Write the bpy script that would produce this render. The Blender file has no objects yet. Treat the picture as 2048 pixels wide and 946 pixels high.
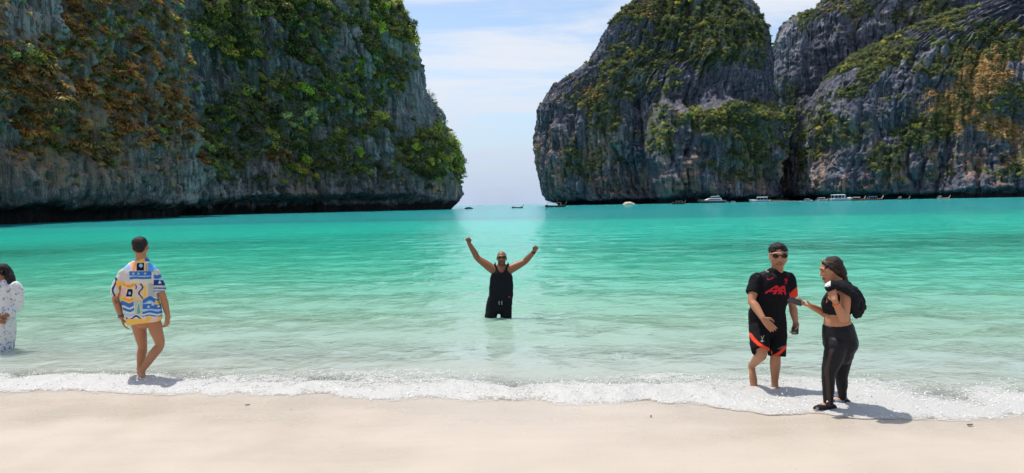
import bpy, bmesh, math, random
import numpy as np
from mathutils import Vector, Matrix, Quaternion

sc = bpy.context.scene
COL = sc.collection
rnd = random.Random(7)
rng = np.random.default_rng(11)
rad = math.radians

# ------------------------------------------------------------------ camera
CAM_H = 2.05
FPX = 1462.0                       # focal length in pixels of the 2048 wide photograph
PITCH, ROLL = rad(2.54), rad(1.10)
_f = np.array([0, math.cos(PITCH), -math.sin(PITCH)])
_r0 = np.array([1.0, 0, 0]); _u0 = np.array([0, math.sin(PITCH), math.cos(PITCH)])
_r = math.cos(ROLL) * _r0 - math.sin(ROLL) * _u0
_u = math.sin(ROLL) * _r0 + math.cos(ROLL) * _u0
CAM = np.array([0, 0, CAM_H])
cd = bpy.data.cameras.new('camera')
cd.sensor_width = 36; cd.lens = 36 * FPX / 2048
cd.clip_start = 0.1; cd.clip_end = 60000
cam = bpy.data.objects.new('camera', cd); COL.objects.link(cam)
M = Matrix(((_r[0], _u[0], -_f[0], 0), (_r[1], _u[1], -_f[1], 0), (_r[2], _u[2], -_f[2], CAM_H), (0, 0, 0, 1)))
cam.matrix_world = M
sc.camera = cam

def W(px, py, Y):
    """world point seen at photograph pixel (px,py), at distance Y along the beach normal"""
    d = _f + _r * ((px - 1024) / FPX) - _u * ((py - 473) / FPX)
    t = Y / d[1]
    return np.array([d[0] * t, Y, CAM_H + d[2] * t])
def WZ(px, py, z=0.0):
    """world point on the level z seen at pixel"""
    d = _f + _r * ((px - 1024) / FPX) - _u * ((py - 473) / FPX)
    t = (z - CAM_H) / d[2]
    return np.array([d[0] * t, d[1] * t, z])
def proj(P):
    Q = np.asarray(P, float) - CAM
    zf = Q @ _f
    return 1024 + FPX * (Q @ _r) / zf, 473 - FPX * (Q @ _u) / zf

# ------------------------------------------------------------------ light
SUN_EL = rad(69); SUN_H = np.array([-0.76, 0.65]); SUN_H /= np.linalg.norm(SUN_H)
SUN_DIR = np.array([SUN_H[0] * math.cos(SUN_EL), SUN_H[1] * math.cos(SUN_EL), math.sin(SUN_EL)])
wd = bpy.data.worlds.new('World'); sc.world = wd; wd.use_nodes = True
nt = wd.node_tree; nt.nodes.clear()
def N(t, ty, **kw):
    n = t.nodes.new(ty)
    for k, v in kw.items():
        if k == 'ins':
            for a, b in v.items(): n.inputs[a].default_value = b
        else: setattr(n, k, v)
    return n
def L(t, a, b): t.links.new(a, b)
sky = N(nt, 'ShaderNodeTexSky', sky_type='NISHITA', sun_disc=False, sun_elevation=SUN_EL, air_density=1.0, dust_density=1.2, ozone_density=1.5, altitude=0)
sky.sun_rotation = math.atan2(SUN_H[0], SUN_H[1])
tc = N(nt, 'ShaderNodeTexCoord')
sep = N(nt, 'ShaderNodeSeparateXYZ'); L(nt, tc.outputs['Generated'], sep.inputs[0])
# thin high cloud laid on a flat layer overhead: project the view direction on a plane
mx = N(nt, 'ShaderNodeMath', operation='MAXIMUM', ins={1: 0.02}); L(nt, sep.outputs[2], mx.inputs[0])
ad = N(nt, 'ShaderNodeMath', operation='ADD', ins={1: 0.10}); L(nt, mx.outputs[0], ad.inputs[0])
dv = N(nt, 'ShaderNodeVectorMath', operation='DIVIDE'); L(nt, tc.outputs['Generated'], dv.inputs[0])
cb = N(nt, 'ShaderNodeCombineXYZ'); 
for i in range(3): L(nt, ad.outputs[0], cb.inputs[i])
L(nt, cb.outputs[0], dv.inputs[1])
mp = N(nt, 'ShaderNodeMapping', ins={'Scale': (0.62, 0.95, 0.0), 'Rotation': (0, 0, 0.35), 'Location': (0.35, 1.7, 0)}); L(nt, dv.outputs[0], mp.inputs[0])
nz = N(nt, 'ShaderNodeTexNoise', ins={'Scale': 1.1, 'Detail': 9.0, 'Roughness': 0.62, 'Distortion': 0.5}); L(nt, mp.outputs[0], nz.inputs['Vector'])
cr = N(nt, 'ShaderNodeMapRange', interpolation_type='SMOOTHSTEP', ins={'From Min': 0.40, 'From Max': 0.62, 'To Min': 0.03, 'To Max': 0.92}); L(nt, nz.outputs['Fac'], cr.inputs[0])
mixc = N(nt, 'ShaderNodeMix', data_type='RGBA', ins={'B': (4.75, 4.95, 5.35, 1)})
SKY_STRENGTH = 0.15
L(nt, cr.outputs[0], mixc.inputs['Factor']); L(nt, sky.outputs[0], mixc.inputs['A'])
# pale marine haze low over the horizon, the same all round
hz = N(nt, 'ShaderNodeMapRange', interpolation_type='SMOOTHSTEP', ins={'From Min': -0.02, 'From Max': 0.20, 'To Min': 0.80, 'To Max': 0.0}); L(nt, sep.outputs[2], hz.inputs[0])
mixh = N(nt, 'ShaderNodeMix', data_type='RGBA', ins={'B': (2.65, 3.4, 4.75, 1)})
L(nt, hz.outputs[0], mixh.inputs['Factor']); L(nt, mixc.outputs['Result'], mixh.inputs['A'])
bg = N(nt, 'ShaderNodeBackground', ins={'Strength': SKY_STRENGTH}); L(nt, mixh.outputs['Result'], bg.inputs[0])
wo = N(nt, 'ShaderNodeOutputWorld'); L(nt, bg.outputs[0], wo.inputs[0])

sl = bpy.data.lights.new('sun', 'SUN'); sl.energy = 4.3; sl.angle = rad(0.53); sl.color = (1.0, 0.955, 0.88)
so = bpy.data.objects.new('sun', sl); COL.objects.link(so)
so.rotation_euler = Vector(-SUN_DIR).to_track_quat('-Z', 'Y').to_euler(); so.location = (-30, 10, 60)

sc.view_settings.view_transform = 'Standard'; sc.view_settings.look = 'None'
sc.view_settings.exposure = 0.22; sc.view_settings.gamma = 1.0; sc.view_settings.use_curve_mapping = False
sc.render.engine = 'CYCLES'
sc.cycles.use_denoising = True
sc.cycles.max_bounces = 8; sc.cycles.transparent_max_bounces = 24
sc.cycles.caustics_reflective = False; sc.cycles.caustics_refractive = False
sc.cycles.sample_clamp_indirect = 4.0

# ------------------------------------------------------------------ helpers
def sstep(a, b, x):
    t = np.clip((x - a) / (b - a), 0, 1); return t * t * (3 - 2 * t)
def _hash(ix, iy, iz, seed):
    h = (ix.astype(np.uint32) * np.uint32(374761393) + iy.astype(np.uint32) * np.uint32(668265263)
         + iz.astype(np.uint32) * np.uint32(2147483647) + np.uint32((seed * 974634777) & 0xffffffff))
    h = (h ^ (h >> np.uint32(13))) * np.uint32(1274126177)
    h = (h ^ (h >> np.uint32(16))) * np.uint32(2246822519)
    h ^= h >> np.uint32(15)
    return h.astype(np.float32) * np.float32(2.0 / 4294967295.0) - np.float32(1)
def vnoise(x, y, z=None, seed=0):
    x = np.asarray(x, np.float32); y = np.asarray(y, np.float32)
    x, y = np.broadcast_arrays(x, y)
    z = np.zeros_like(x) if z is None else np.broadcast_to(np.asarray(z, np.float32), x.shape)
    fx, fy, fz = np.floor(x), np.floor(y), np.floor(z)
    ix, iy, iz = fx.astype(np.int64), fy.astype(np.int64), fz.astype(np.int64)
    tx, ty, tz = x - fx, y - fy, z - fz
    tx = tx * tx * (3 - 2 * tx); ty = ty * ty * (3 - 2 * ty); tz = tz * tz * (3 - 2 * tz)
    def c(a, b, d): return _hash(ix + a, iy + b, iz + d, seed)
    def l(a, b, t): return a + (b - a) * t
    x0 = l(l(c(0,0,0), c(1,0,0), tx), l(c(0,1,0), c(1,1,0), tx), ty)
    x1 = l(l(c(0,0,1), c(1,0,1), tx), l(c(0,1,1), c(1,1,1), tx), ty)
    return l(x0, x1, tz)
def fbm(x, y, z=None, oct=4, seed=0, gain=0.5):
    s = 0; a = 1.0; t = 0
    for i in range(oct):
        f = 2.03 ** i
        s = s + a * vnoise(np.asarray(x) * f + 17.3 * i, np.asarray(y) * f - 9.1 * i, None if z is None else np.asarray(z) * f + 3.7 * i, seed + i)
        t += a; a *= gain
    return s / t
def new_mesh(name, V, F, smooth=True, mat=None, cols=None):
    """V (n,3); F (m,4) or (m,3) int array or list of faces"""
    me = bpy.data.meshes.new(name)
    V = np.asarray(V, np.float32)
    if isinstance(F, np.ndarray) and F.ndim == 2:
        k = F.shape[1]; m = len(F)
        me.vertices.add(len(V)); me.vertices.foreach_set('co', V.ravel())
        me.loops.add(m * k); me.loops.foreach_set('vertex_index', F.astype(np.int32).ravel())
        me.polygons.add(m); me.polygons.foreach_set('loop_start', (np.arange(m) * k).astype(np.int32))
        me.update(calc_edges=True)
    else:
        me.from_pydata([tuple(v) for v in V], [], [tuple(f) for f in F]); me.update()
    me.validate()
    me.polygons.foreach_set('use_smooth', np.full(len(me.polygons), smooth))
    if cols:
        for an, arr in cols.items():
            at = me.color_attributes.new(an, 'FLOAT_COLOR', 'POINT')
            c4 = np.ones((len(V), 4), np.float32); c4[:, :3] = arr
            at.data.foreach_set('color', c4.ravel())
    if mat: me.materials.append(mat)
    return me
def link(name, me, parent=None, label=None, cat=None, group=None, kind=None, loc=None):
    o = bpy.data.objects.new(name, me); COL.objects.link(o)
    if parent is not None: o.parent = parent
    if label: o['label'] = label
    if cat: o['category'] = cat
    if group: o['group'] = group
    if kind: o['kind'] = kind
    if loc is not None: o.location = tuple(float(v) for v in loc)
    return o
def grid_faces(nr, nc, wrap=False):
    i = np.arange(nr - 1)[:, None]; j = np.arange(nc if wrap else nc - 1)[None, :]
    a = i * nc + j; b = i * nc + (j + 1) % nc
    return np.stack([a, b, b + nc, a + nc], -1).reshape(-1, 4)
def vnormals(V, F):
    n = np.zeros_like(V); a = V[F[:, 0]]; c = np.cross(V[F[:, 2]] - a, V[F[:, -1]] - V[F[:, 1]])
    for k in range(F.shape[1]): np.add.at(n, F[:, k], c)
    return n / np.maximum(np.linalg.norm(n, axis=1, keepdims=True), 1e-9)
def mat_new(name):
    m = bpy.data.materials.new(name); m.use_nodes = True
    t = m.node_tree; t.nodes.clear()
    return m, t, N(t, 'ShaderNodeOutputMaterial')
def simple_mat(name, col, rough=0.5, metal=0.0, bump=0.0, bscale=60, spec=0.5, var=0.0, sss=0.0, coat=0.0):
    m, t, out = mat_new(name)
    p = N(t, 'ShaderNodeBsdfPrincipled', ins={'Base Color': (*col, 1), 'Roughness': rough, 'Metallic': metal, 'Specular IOR Level': spec, 'Coat Weight': coat})
    if sss: p.inputs['Subsurface Weight'].default_value = sss; p.inputs['Subsurface Radius'].default_value = (0.01, 0.004, 0.002)
    c = N(t, 'ShaderNodeTexCoord')
    nn = N(t, 'ShaderNodeTexNoise', ins={'Scale': bscale, 'Detail': 4.0}); L(t, c.outputs['Object'], nn.inputs['Vector'])
    if var:
        hs = N(t, 'ShaderNodeMapRange', ins={'From Min': 0.3, 'From Max': 0.7, 'To Min': 1 - var, 'To Max': 1 + var}); L(t, nn.outputs['Fac'], hs.inputs[0])
        vm = N(t, 'ShaderNodeVectorMath', operation='SCALE', ins={0: col}); L(t, hs.outputs[0], vm.inputs['Scale']); L(t, vm.outputs[0], p.inputs['Base Color'])
    if bump:
        b = N(t, 'ShaderNodeBump', ins={'Strength': bump, 'Distance': 0.02}); L(t, nn.outputs['Fac'], b.inputs['Height']); L(t, b.outputs[0], p.inputs['Normal'])
    L(t, p.outputs[0], out.inputs[0])
    return m
# ------------------------------------------------------------------ limestone material
def rock_mat(name, base, light, stain, dryc, greenc, bump_d, sc_=1.0):
    m, t, out = mat_new(name)
    g = N(t, 'ShaderNodeNewGeometry')
    at = N(t, 'ShaderNodeAttribute', attribute_name='cover'); sp = N(t, 'ShaderNodeSeparateColor'); L(t, at.outputs['Color'], sp.inputs[0])
    def noise(scale, det=6, rough=0.6, stretch=(1, 1, 1), dist=0.0):
        mp = N(t, 'ShaderNodeMapping', ins={'Scale': stretch}); L(t, g.outputs['Position'], mp.inputs[0])
        n = N(t, 'ShaderNodeTexNoise', ins={'Scale': scale, 'Detail': det, 'Roughness': rough, 'Distortion': dist}); L(t, mp.outputs[0], n.inputs['Vector']); return n.outputs['Fac']
    def ramp(v, a, b, lo=0.0, hi=1.0):
        r = N(t, 'ShaderNodeMapRange', interpolation_type='SMOOTHSTEP', ins={'From Min': a, 'From Max': b, 'To Min': lo, 'To Max': hi}); L(t, v, r.inputs[0]); return r.outputs[0]
    def mix(f, a, b):
        x = N(t, 'ShaderNodeMix', data_type='RGBA')
        L(t, f, x.inputs['Factor'])
        for s, v in (('A', a), ('B', b)):
            if isinstance(v, tuple): x.inputs[s].default_value = (*v, 1)
            else: L(t, v, x.inputs[s])
        return x.outputs['Result']
    def mul(a, b):
        x = N(t, 'ShaderNodeMath', operation='MULTIPLY'); L(t, a, x.inputs[0])
        if isinstance(b, float): x.inputs[1].default_value = b
        else: L(t, b, x.inputs[1])
        return x.outputs[0]
    streak = noise(0.6 * sc_, 8, 0.70, (1, 1, 0.10), 0.4)
    blot = noise(0.09 * sc_, 6, 0.6, (1, 1, 0.6))
    fine = noise(1.9 * sc_, 6, 0.7, (1, 1, 0.45))
    zone = noise(0.028 * sc_, 4, 0.55, (1, 1, 0.7), 0.6)
    dark = tuple(c * 0.42 for c in base)
    c = mix(ramp(streak, 0.36, 0.62), dark, base)
    c = mix(mul(ramp(streak, 0.52, 0.68), ramp(blot, 0.44, 0.60)), c, light)
    c = mix(mul(ramp(fine, 0.56, 0.70), 0.7), c, tuple(x * 0.9 for x in light))
    grit = noise(4.2 * sc_, 5, 0.75, (1, 1, 0.35))
    c = mix(mul(ramp(grit, 0.50, 0.38), 0.6), c, tuple(x * 0.22 for x in base))
    c = mix(mul(ramp(streak, 0.44, 0.36), mul(ramp(blot, 0.56, 0.44), 0.6)), c, tuple(x * 0.2 for x in base))
    c = mix(mul(mul(sp.outputs[2], ramp(streak, 0.40, 0.60)), 0.85), c, stain)
    c = mix(mul(ramp(zone, 0.54, 0.64), mul(ramp(streak, 0.42, 0.56), 0.75)), c, tuple(x * 0.85 for x in light))
    c = mix(mul(ramp(zone, 0.47, 0.36), mul(ramp(streak, 0.62, 0.44), 0.65)), c, tuple(x * 0.25 for x in base))
    cv = noise(0.8 * sc_, 7, 0.7)
    c = mix(mul(sp.outputs[1], ramp(cv, 0.34, 0.58)), c, dryc)
    c = mix(mul(sp.outputs[0], ramp(fine, 0.30, 0.56)), c, greenc)
    # black tide band: algae, with the shade of the undercut painted into the colour
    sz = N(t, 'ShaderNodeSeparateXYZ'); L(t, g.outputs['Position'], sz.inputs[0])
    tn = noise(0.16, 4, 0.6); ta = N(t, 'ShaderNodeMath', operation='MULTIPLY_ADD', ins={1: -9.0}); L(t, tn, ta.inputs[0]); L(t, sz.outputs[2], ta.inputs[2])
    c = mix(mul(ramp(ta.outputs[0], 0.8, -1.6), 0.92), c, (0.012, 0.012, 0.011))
    p = N(t, 'ShaderNodeBsdfPrincipled', ins={'Roughness': 0.9, 'Specular IOR Level': 0.15}); L(t, c, p.inputs['Base Color'])
    ah = N(t, 'ShaderNodeMath', operation='ADD'); L(t, streak, ah.inputs[0]); L(t, mul(fine, 0.55), ah.inputs[1])
    b = N(t, 'ShaderNodeBump', ins={'Strength': 1.0, 'Distance': bump_d}); L(t, ah.outputs[0], b.inputs['Height']); L(t, b.outputs[0], p.inputs['Normal'])
    L(t, p.outputs[0], out.inputs[0])
    return m
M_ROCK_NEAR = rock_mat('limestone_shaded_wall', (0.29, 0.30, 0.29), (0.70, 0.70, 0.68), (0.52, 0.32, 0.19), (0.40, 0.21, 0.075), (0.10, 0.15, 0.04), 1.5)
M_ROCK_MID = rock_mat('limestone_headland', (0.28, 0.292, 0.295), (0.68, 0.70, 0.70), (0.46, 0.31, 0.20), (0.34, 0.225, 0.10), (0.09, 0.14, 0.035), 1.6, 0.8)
M_ROCK_FAR = rock_mat('limestone_bay_wall_hazed', (0.150, 0.155, 0.200), (0.43, 0.43, 0.47), (0.44, 0.26, 0.165), (0.58, 0.37, 0.14), (0.11, 0.14, 0.045), 2.0, 0.55)  # bluer base: the air haze is painted into the far rock colour

def rock_disp(s, h, z, seed, k=1.0):
    """outward relief of a karst wall: s metres along, z metres up; big lumps, flutes, broken ledges"""
    w = fbm(s / 14, z / 22, oct=3, seed=seed) * 4 * k
    big = fbm(s / (26 * k), z / (30 * k), h, oct=3, seed=seed + 10) * 6.5 * k
    fl = fbm((s + w) / (4.6 * k), z / (30 * k), oct=3, seed=seed + 20)
    flute = (0.5 - np.abs(fl)) * 4.0 * k
    fl2 = fbm((s + w * 0.4) / (1.7 * k), z / (13 * k), oct=3, seed=seed + 30)
    flute2 = (0.4 - np.abs(fl2)) * 1.7 * k
    led = fbm(s / (11 * k), z / (2.6 * k), oct=3, seed=seed + 40) * 1.2 * k
    med = fbm(s / (6 * k), z / (7 * k), oct=4, seed=seed + 50) * 2.6 * k
    fine = fbm(s / (1.1 * k), z / (1.3 * k), oct=3, seed=seed + 60) * 0.75 * k
    rib = fbm((s + w * .6) / (3.0 * k), z / (55 * k), oct=2, seed=seed + 95)
    c3 = np.exp(-np.abs(rib) / 0.10) * 1.9 * k
    c1 = np.exp(-np.abs(fbm((s + w * .8) / (8 * k), z / (70 * k), oct=2, seed=seed + 70)) / 0.06) * 5.0 * k
    c2 = np.exp(-np.abs(fbm((s + w * .5) / (2.6 * k), z / (26 * k), oct=2, seed=seed + 80)) / 0.08) * 1.9 * k
    shelf = np.round(fbm(s / (16 * k), z / (12 * k), oct=3, seed=seed + 90) * 5) / 5 * 3.2 * k
    frac_ = (0.35 - np.abs(fbm(s / (2.6 * k), z / (3.4 * k), oct=4, seed=seed + 97, gain=.6))) * 2.6 * k
    return frac_ + big + flute + flute2 + led + med + fine - c1 - c2 - c3 + shelf

def resample(pts, n, smooth):
    pts = np.asarray(pts, float)
    d = np.r_[0, np.cumsum(np.linalg.norm(np.diff(pts, axis=0), axis=1))]
    m = 4000; s = np.linspace(0, d[-1], m)
    q = np.stack([np.interp(s, d, pts[:, k]) for k in range(pts.shape[1])], 1)
    kw = max(3, int(smooth / d[-1] * m)); ker = np.hanning(kw * 2 + 1); ker /= ker.sum()
    pad = np.concatenate([np.repeat(q[:1], kw, 0), q, np.repeat(q[-1:], kw, 0)])
    q = np.stack([np.convolve(pad[:, k], ker, 'valid') for k in range(q.shape[1])], 1)
    d2 = np.r_[0, np.cumsum(np.linalg.norm(np.diff(q, axis=0), axis=1))]
    s2 = np.linspace(0, d2[-1], n)
    return np.stack([np.interp(s2, d2, q[:, k]) for k in range(q.shape[1])], 1), s2

CLIFFS = {}
def region(px, py, lst):
    w = np.zeros_like(px)
    for (cx, cy, rx, ry, a) in lst:
        w = np.maximum(w, a * np.exp(-(((px - cx) / rx) ** 2 + ((py - cy) / ry) ** 2)))
    return w
def finish_cliff(key, V, F, mat, label, green, dry, stain_z, seed, gbase, dbase, slope_lo=0.12):
    Nn = vnormals(V, F)
    px, py = proj(V)
    vis = (V[:, 1] > 5)
    n1 = 0.75 * fbm(V[:, 0] / 13, V[:, 1] / 13, V[:, 2] / 10, oct=4, seed=seed) + 0.55 * fbm(V[:, 0] / 38, V[:, 1] / 38, V[:, 2] / 26, oct=2, seed=seed + 2)
    n2 = 0.8 * fbm(V[:, 0] / 10 + 40, V[:, 1] / 10, V[:, 2] / 8, oct=4, seed=seed + 5) + 0.5 * fbm(V[:, 0] / 30 + 9, V[:, 1] / 30, V[:, 2] / 22, oct=2, seed=seed + 6)
    slope = sstep(slope_lo, slope_lo + 0.45, Nn[:, 2])
    rg = region(px, py, green); rd = region(px, py, dry)
    hz = sstep(6, 22, V[:, 2])
    G = np.clip((sstep(0.0, 0.45, n1 + gbase + rg) * (0.25 + 0.95 * slope + 0.4 * rg)) * hz, 0, 1)
    D = np.clip((sstep(0.0, 0.45, n2 + dbase + rd) * (0.25 + 0.95 * slope + 0.5 * rd)) * hz, 0, 1)
    n3 = fbm(V[:, 0] / 9, V[:, 1] / 9, V[:, 2] / 40, oct=3, seed=seed + 9)
    S = np.clip(sstep(-0.12, 0.28, n3) * (1 - sstep(stain_z * 0.5, stain_z, V[:, 2])) * sstep(5, 10, V[:, 2]), 0, 1)
    me = new_mesh('limestone_cliff', V, F, True, mat, {'cover': np.stack([G, D, S], 1)})
    o = link('limestone_cliff', me, label=label, kind='structure')
    CLIFFS[key] = dict(V=V, N=Nn, G=G, D=D, px=px, py=py, S=S)
    return o

# ---- left wall: near buttress and the headland behind it (paths follow the waterline)
def wall(key, path, nu, nz_, zmax, smooth, offs, mat, label, seed, k, calm=None, **kw):
    P, s = resample(path, nu, smooth)
    T = np.gradient(P, axis=0); T /= np.linalg.norm(T, axis=1, keepdims=True)
    O = np.stack([T[:, 1], -T[:, 0]], 1)
    zt = np.linspace(0, 1, nz_); z = -1.5 + (zmax + 1.5) * zt
    S_, Z_ = np.meshgrid(s, z)
    off, lean = offs(S_ / s[-1], Z_, P)
    d = rock_disp(S_, 0.0, Z_, seed, k)
    d = d * (0.35 + 0.65 * sstep(0, 9, Z_))
    if calm is not None: d = d * (1 - 0.75 * np.exp(-(np.linalg.norm(P - np.array(calm), axis=1) / 24) ** 2))[None]
    ks = np.hanning(61); ks /= ks.sum()
    Os = np.stack([np.convolve(np.pad(O[:, i], 30, 'edge'), ks, 'valid') for i in (0, 1)], 1)
    Os /= np.linalg.norm(Os, axis=1, keepdims=True)
    X = P[:, 0][None] + Os[:, 0][None] * (d + off) + lean
    Y = P[:, 1][None] + Os[:, 1][None] * (d + off)
    V = np.stack([X, Y, Z_], -1).reshape(-1, 3)
    # ledge break-up
    V[:, 2] += (fbm(V[:, 0] / 3, V[:, 1] / 3, V[:, 2] / 5, oct=2, seed=seed + 3) * 0.8 * k) * sstep(2, 10, V[:, 2])
    return finish_cliff(key, V, grid_faces(nz_, nu), mat, label, seed=seed, **kw)

def shoreline_of(pts): return [tuple(WZ(x, y)[:2]) for x, y in pts]
near = shoreline_of([(0, 450.5), (110, 445.5), (215, 441.0), (310, 436.6), (405, 432.6)])
near = [(near[0][0] - 26, 30), (near[0][0] - 12, 70), (near[0][0] - 3, 100)] + near + [(near[-1][0] - 5, near[-1][1] + 8), (near[-1][0] - 22, near[-1][1] + 12), (near[-1][0] - 70, near[-1][1] + 16)]
def near_off(u, z, P):
    z = z + 1.6 * fbm(u * 26, z * 0 + 2, oct=3, seed=61)
    off = -5.5 * (1 - sstep(1.8, 4.4, z)) + 1.2 * sstep(4, 9, z) - 0.9 * sstep(9, 30, z)
    lean = -0.155 * np.maximum(z - 12, 0) - 0.012 * np.maximum(z - 45, 0) ** 1.6
    return off, lean
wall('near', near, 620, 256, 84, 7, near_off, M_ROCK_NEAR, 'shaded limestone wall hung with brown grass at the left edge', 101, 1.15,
     green=[(40, 120, 60, 40, .5), (430, 150, 30, 190, .9), (130, 270, 60, 30, .5), (330, 260, 40, 40, .3)],
     dry=[(60, 130, 120, 90, .6), (110, 150, 120, 110, .55), (140, 260, 130, 70, .55), (300, 170, 110, 120, .35)], stain_z=34, gbase=-0.34, dbase=0.22)

head = shoreline_of([(420, 430.4), (470, 428.6), (560, 426.6), (660, 424.2), (760, 421.8), (850, 419.6), (893, 418.6)])
tip = head[-1]
head = [(head[0][0] - 70, head[0][1] - 4), (head[0][0] - 30, head[0][1] + 2), (head[0][0] - 9, head[0][1] + 8)] + head + [(tip[0] + 2, tip[1] + 14), (tip[0] - 8, tip[1] + 34), (tip[0] - 50, tip[1] + 52), (tip[0] - 190, tip[1] + 60)]
_tz = [0, 3.5, 8, 18, 26, 34, 48, 58, 72, 85, 99, 112, 130, 146]
_td = [1.5, 6.5, 10.5, 11.2, 9.6, 4.5, -3.5, -9.5, -13.5, -17, -20.5, -26, -46, -90]
_bz = [0, 8, 20, 40, 60, 80, 100, 112, 130, 146]
_bd = [0, 0, -1.5, -5, -10, -16, -23, -29, -48, -90]
def head_off(u, z, P):
    zz = z; z = z + 2.2 * fbm(u * 24, z * 0 + 5, oct=3, seed=62) * (1 - sstep(.55, .64, u))
    wt = sstep(0.30, 0.62, u)
    lean = np.interp(z, _tz, _td) * wt + np.interp(z, _bz, _bd) * (1 - wt)
    dt = 1 - np.exp(-(np.linalg.norm(P - np.array(tip), axis=1) / 26) ** 2)[None]
    cave = sstep(0.12, 0.24, u) * dt * (1 - sstep(0.6, 0.7, u))
    off = -(2.5 * dt * (1 - sstep(.6, .7, u)) + 0.1 + 8.5 * cave) * (1 - sstep(2.0 + 2.5 * cave, 6.0 + 2.5 * cave, z))
    return off, lean
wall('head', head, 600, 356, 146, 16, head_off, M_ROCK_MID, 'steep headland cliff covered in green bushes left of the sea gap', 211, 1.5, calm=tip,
     green=[(480, 60, 90, 70, .8), (610, 60, 120, 80, .6), (740, 80, 80, 110, .5), (700, 190, 80, 70, .6), (560, 230, 110, 80, .45), (870, 310, 55, 60, 1.0), (450, 330, 40, 80, .5), (700, 330, 60, 30, .5), (620, 290, 60, 40, .5)],
     dry=[(560, 290, 80, 40, .3), (500, 400, 70, 20, .4), (880, 240, 20, 50, .3)], stain_z=40, gbase=0.10, dbase=-0.30)

# ---- right hand rocks: closed massifs whose plan shrinks with height
def dome(key, Yc, prof, nu, nz_, bdepth, ex, mat, label, seed, k, extra=None, frac=0.72, calm=(), **kw):
    """prof rows: (px_left, py_left, px_right, py_right) at matching heights, bottom to top"""
    zl, xl = zip(*[(W(a, b, Yc)[2], W(a, b, Yc)[0]) for a, b, _, _ in prof])
    zr, xr = zip(*[(W(c, d, Yc)[2], W(c, d, Yc)[0]) for _, _, c, d in prof])
    zl = np.array(zl); zr = np.array(zr); ztop = max(zl[-1], zr[-1])
    z = np.linspace(-3, ztop, nz_)
    z = np.r_[z, np.full(4, ztop)]
    sh = np.r_[np.ones(nz_), 0.75, 0.5, 0.25, 0.02]
    A = np.interp(z, zl, xl); B = np.interp(z, zr, xr)
    cx = (A + B) / 2; a = np.maximum((B - A) / 2, 3) * sh
    bd = np.interp(z / ztop, *zip(*bdepth)) * sh
    nf = int(nu * frac)
    th = np.r_[np.linspace(-0.12 * math.pi, 1.12 * math.pi, nf, endpoint=False), np.linspace(1.12 * math.pi, 1.88 * math.pi, nu - nf, endpoint=False)]
    c, s_ = np.cos(th), np.sin(th)
    cu = np.sign(c) * np.abs(c) ** (2 / ex); su = np.sign(s_) * np.abs(s_) ** (2 / ex)
    Z_ = np.repeat(z[:, None], nu, 1)
    X = cx[:, None] - a[:, None] * cu[None]; Y = Yc - bd[:, None] * su[None]
    nx, ny = -c * 1.0, -s_
    # arc length along a reference plan for the relief
    ia = nz_ // 3
    sx = np.r_[0, np.cumsum(np.hypot(np.diff(X[ia]), np.diff(Y[ia])))]
    S_ = np.repeat(sx[None], len(z), 0)
    d = rock_disp(S_, Z_ * 0, Z_, seed, k) * (0.35 + 0.65 * sstep(0, 12, Z_))
    edge = np.clip(np.abs(su), 0, 1)[None]
    d = d * (0.45 + 0.55 * edge) - 1.5 * k
    nz2 = fbm(S_ / 22, S_ * 0 + 3, oct=3, seed=seed + 77) * 3.0
    d = d - 5.0 * k * (1 - sstep(2.0, 6.5, Z_ + nz2))
    if calm:
        qx, qy = proj(np.stack([X, Y, Z_], -1).reshape(-1, 3)); d = d * (1 - region(qx, qy, calm).reshape(d.shape))
    if extra is not None: d = d + extra(*proj(np.stack([X, Y, Z_], -1).reshape(-1, 3)), Z_.ravel()).reshape(d.shape) * np.clip(su, 0, 1)[None] 
    X = X + nx[None] * d; Y = Y + ny[None] * d
    Z2 = Z_ + fbm(X / 9, Y / 9, Z_ / 11, oct=4, seed=seed + 3) * 2.2 * k * sstep(4, 25, Z_)
    V = np.stack([X, Y, Z2], -1).reshape(-1, 3)
    return finish_cliff(key, V, grid_faces(len(z), nu, wrap=True), mat, label, seed=seed, **kw)

def spur(px, py, z):
    w = sstep(1290, 1330, px + fbm(py / 60, px / 60, seed=5) * 25) * (1 - sstep(1520, 1560, px))
    top = 232 + 22 * fbm(px / 40, py / 200, seed=9, oct=3) - 10 * np.sin((px - 1300) / 70)
    return 26 * w * sstep(top - 34, top + 10, py) + 6 * (1 - sstep(0, 40, np.abs(px - 1215)))
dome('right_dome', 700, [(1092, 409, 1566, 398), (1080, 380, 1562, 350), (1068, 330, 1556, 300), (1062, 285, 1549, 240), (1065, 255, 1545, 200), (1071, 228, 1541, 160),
     (1087, 203, 1538, 130), (1107, 173, 1536, 105), (1140, 150, 1534, 85), (1178, 130, 1530, 65), (1198, 100, 1524, 45), (1222, 62, 1516, 25), (1250, 24, 1502, 0), (1282, -2, 1484, -14), (1340, -26, 1455, -26)],
     660, 326, [(0, 82), (0.3, 74), (0.55, 58), (0.8, 36), (0.95, 18), (1, 8)], 2.3, M_ROCK_FAR, 'rounded limestone massif right of the gap to the open sea', 307, 1.9, spur,
     green=[(1400, 60, 130, 60, .8), (1440, 240, 100, 30, .9), (1500, 280, 40, 60, .6), (1320, 270, 30, 40, .6), (1200, 210, 40, 60, .4), (1250, 130, 60, 50, .35), (1140, 330, 20, 40, .5)],
     dry=[(1300, 20, 60, 20, .6), (1430, 90, 70, 25, .55), (1190, 190, 30, 40, .5), (1170, 330, 25, 40, .3), (1250, 110, 60, 30, .3)], stain_z=95, gbase=0.0, dbase=-0.30)
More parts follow.
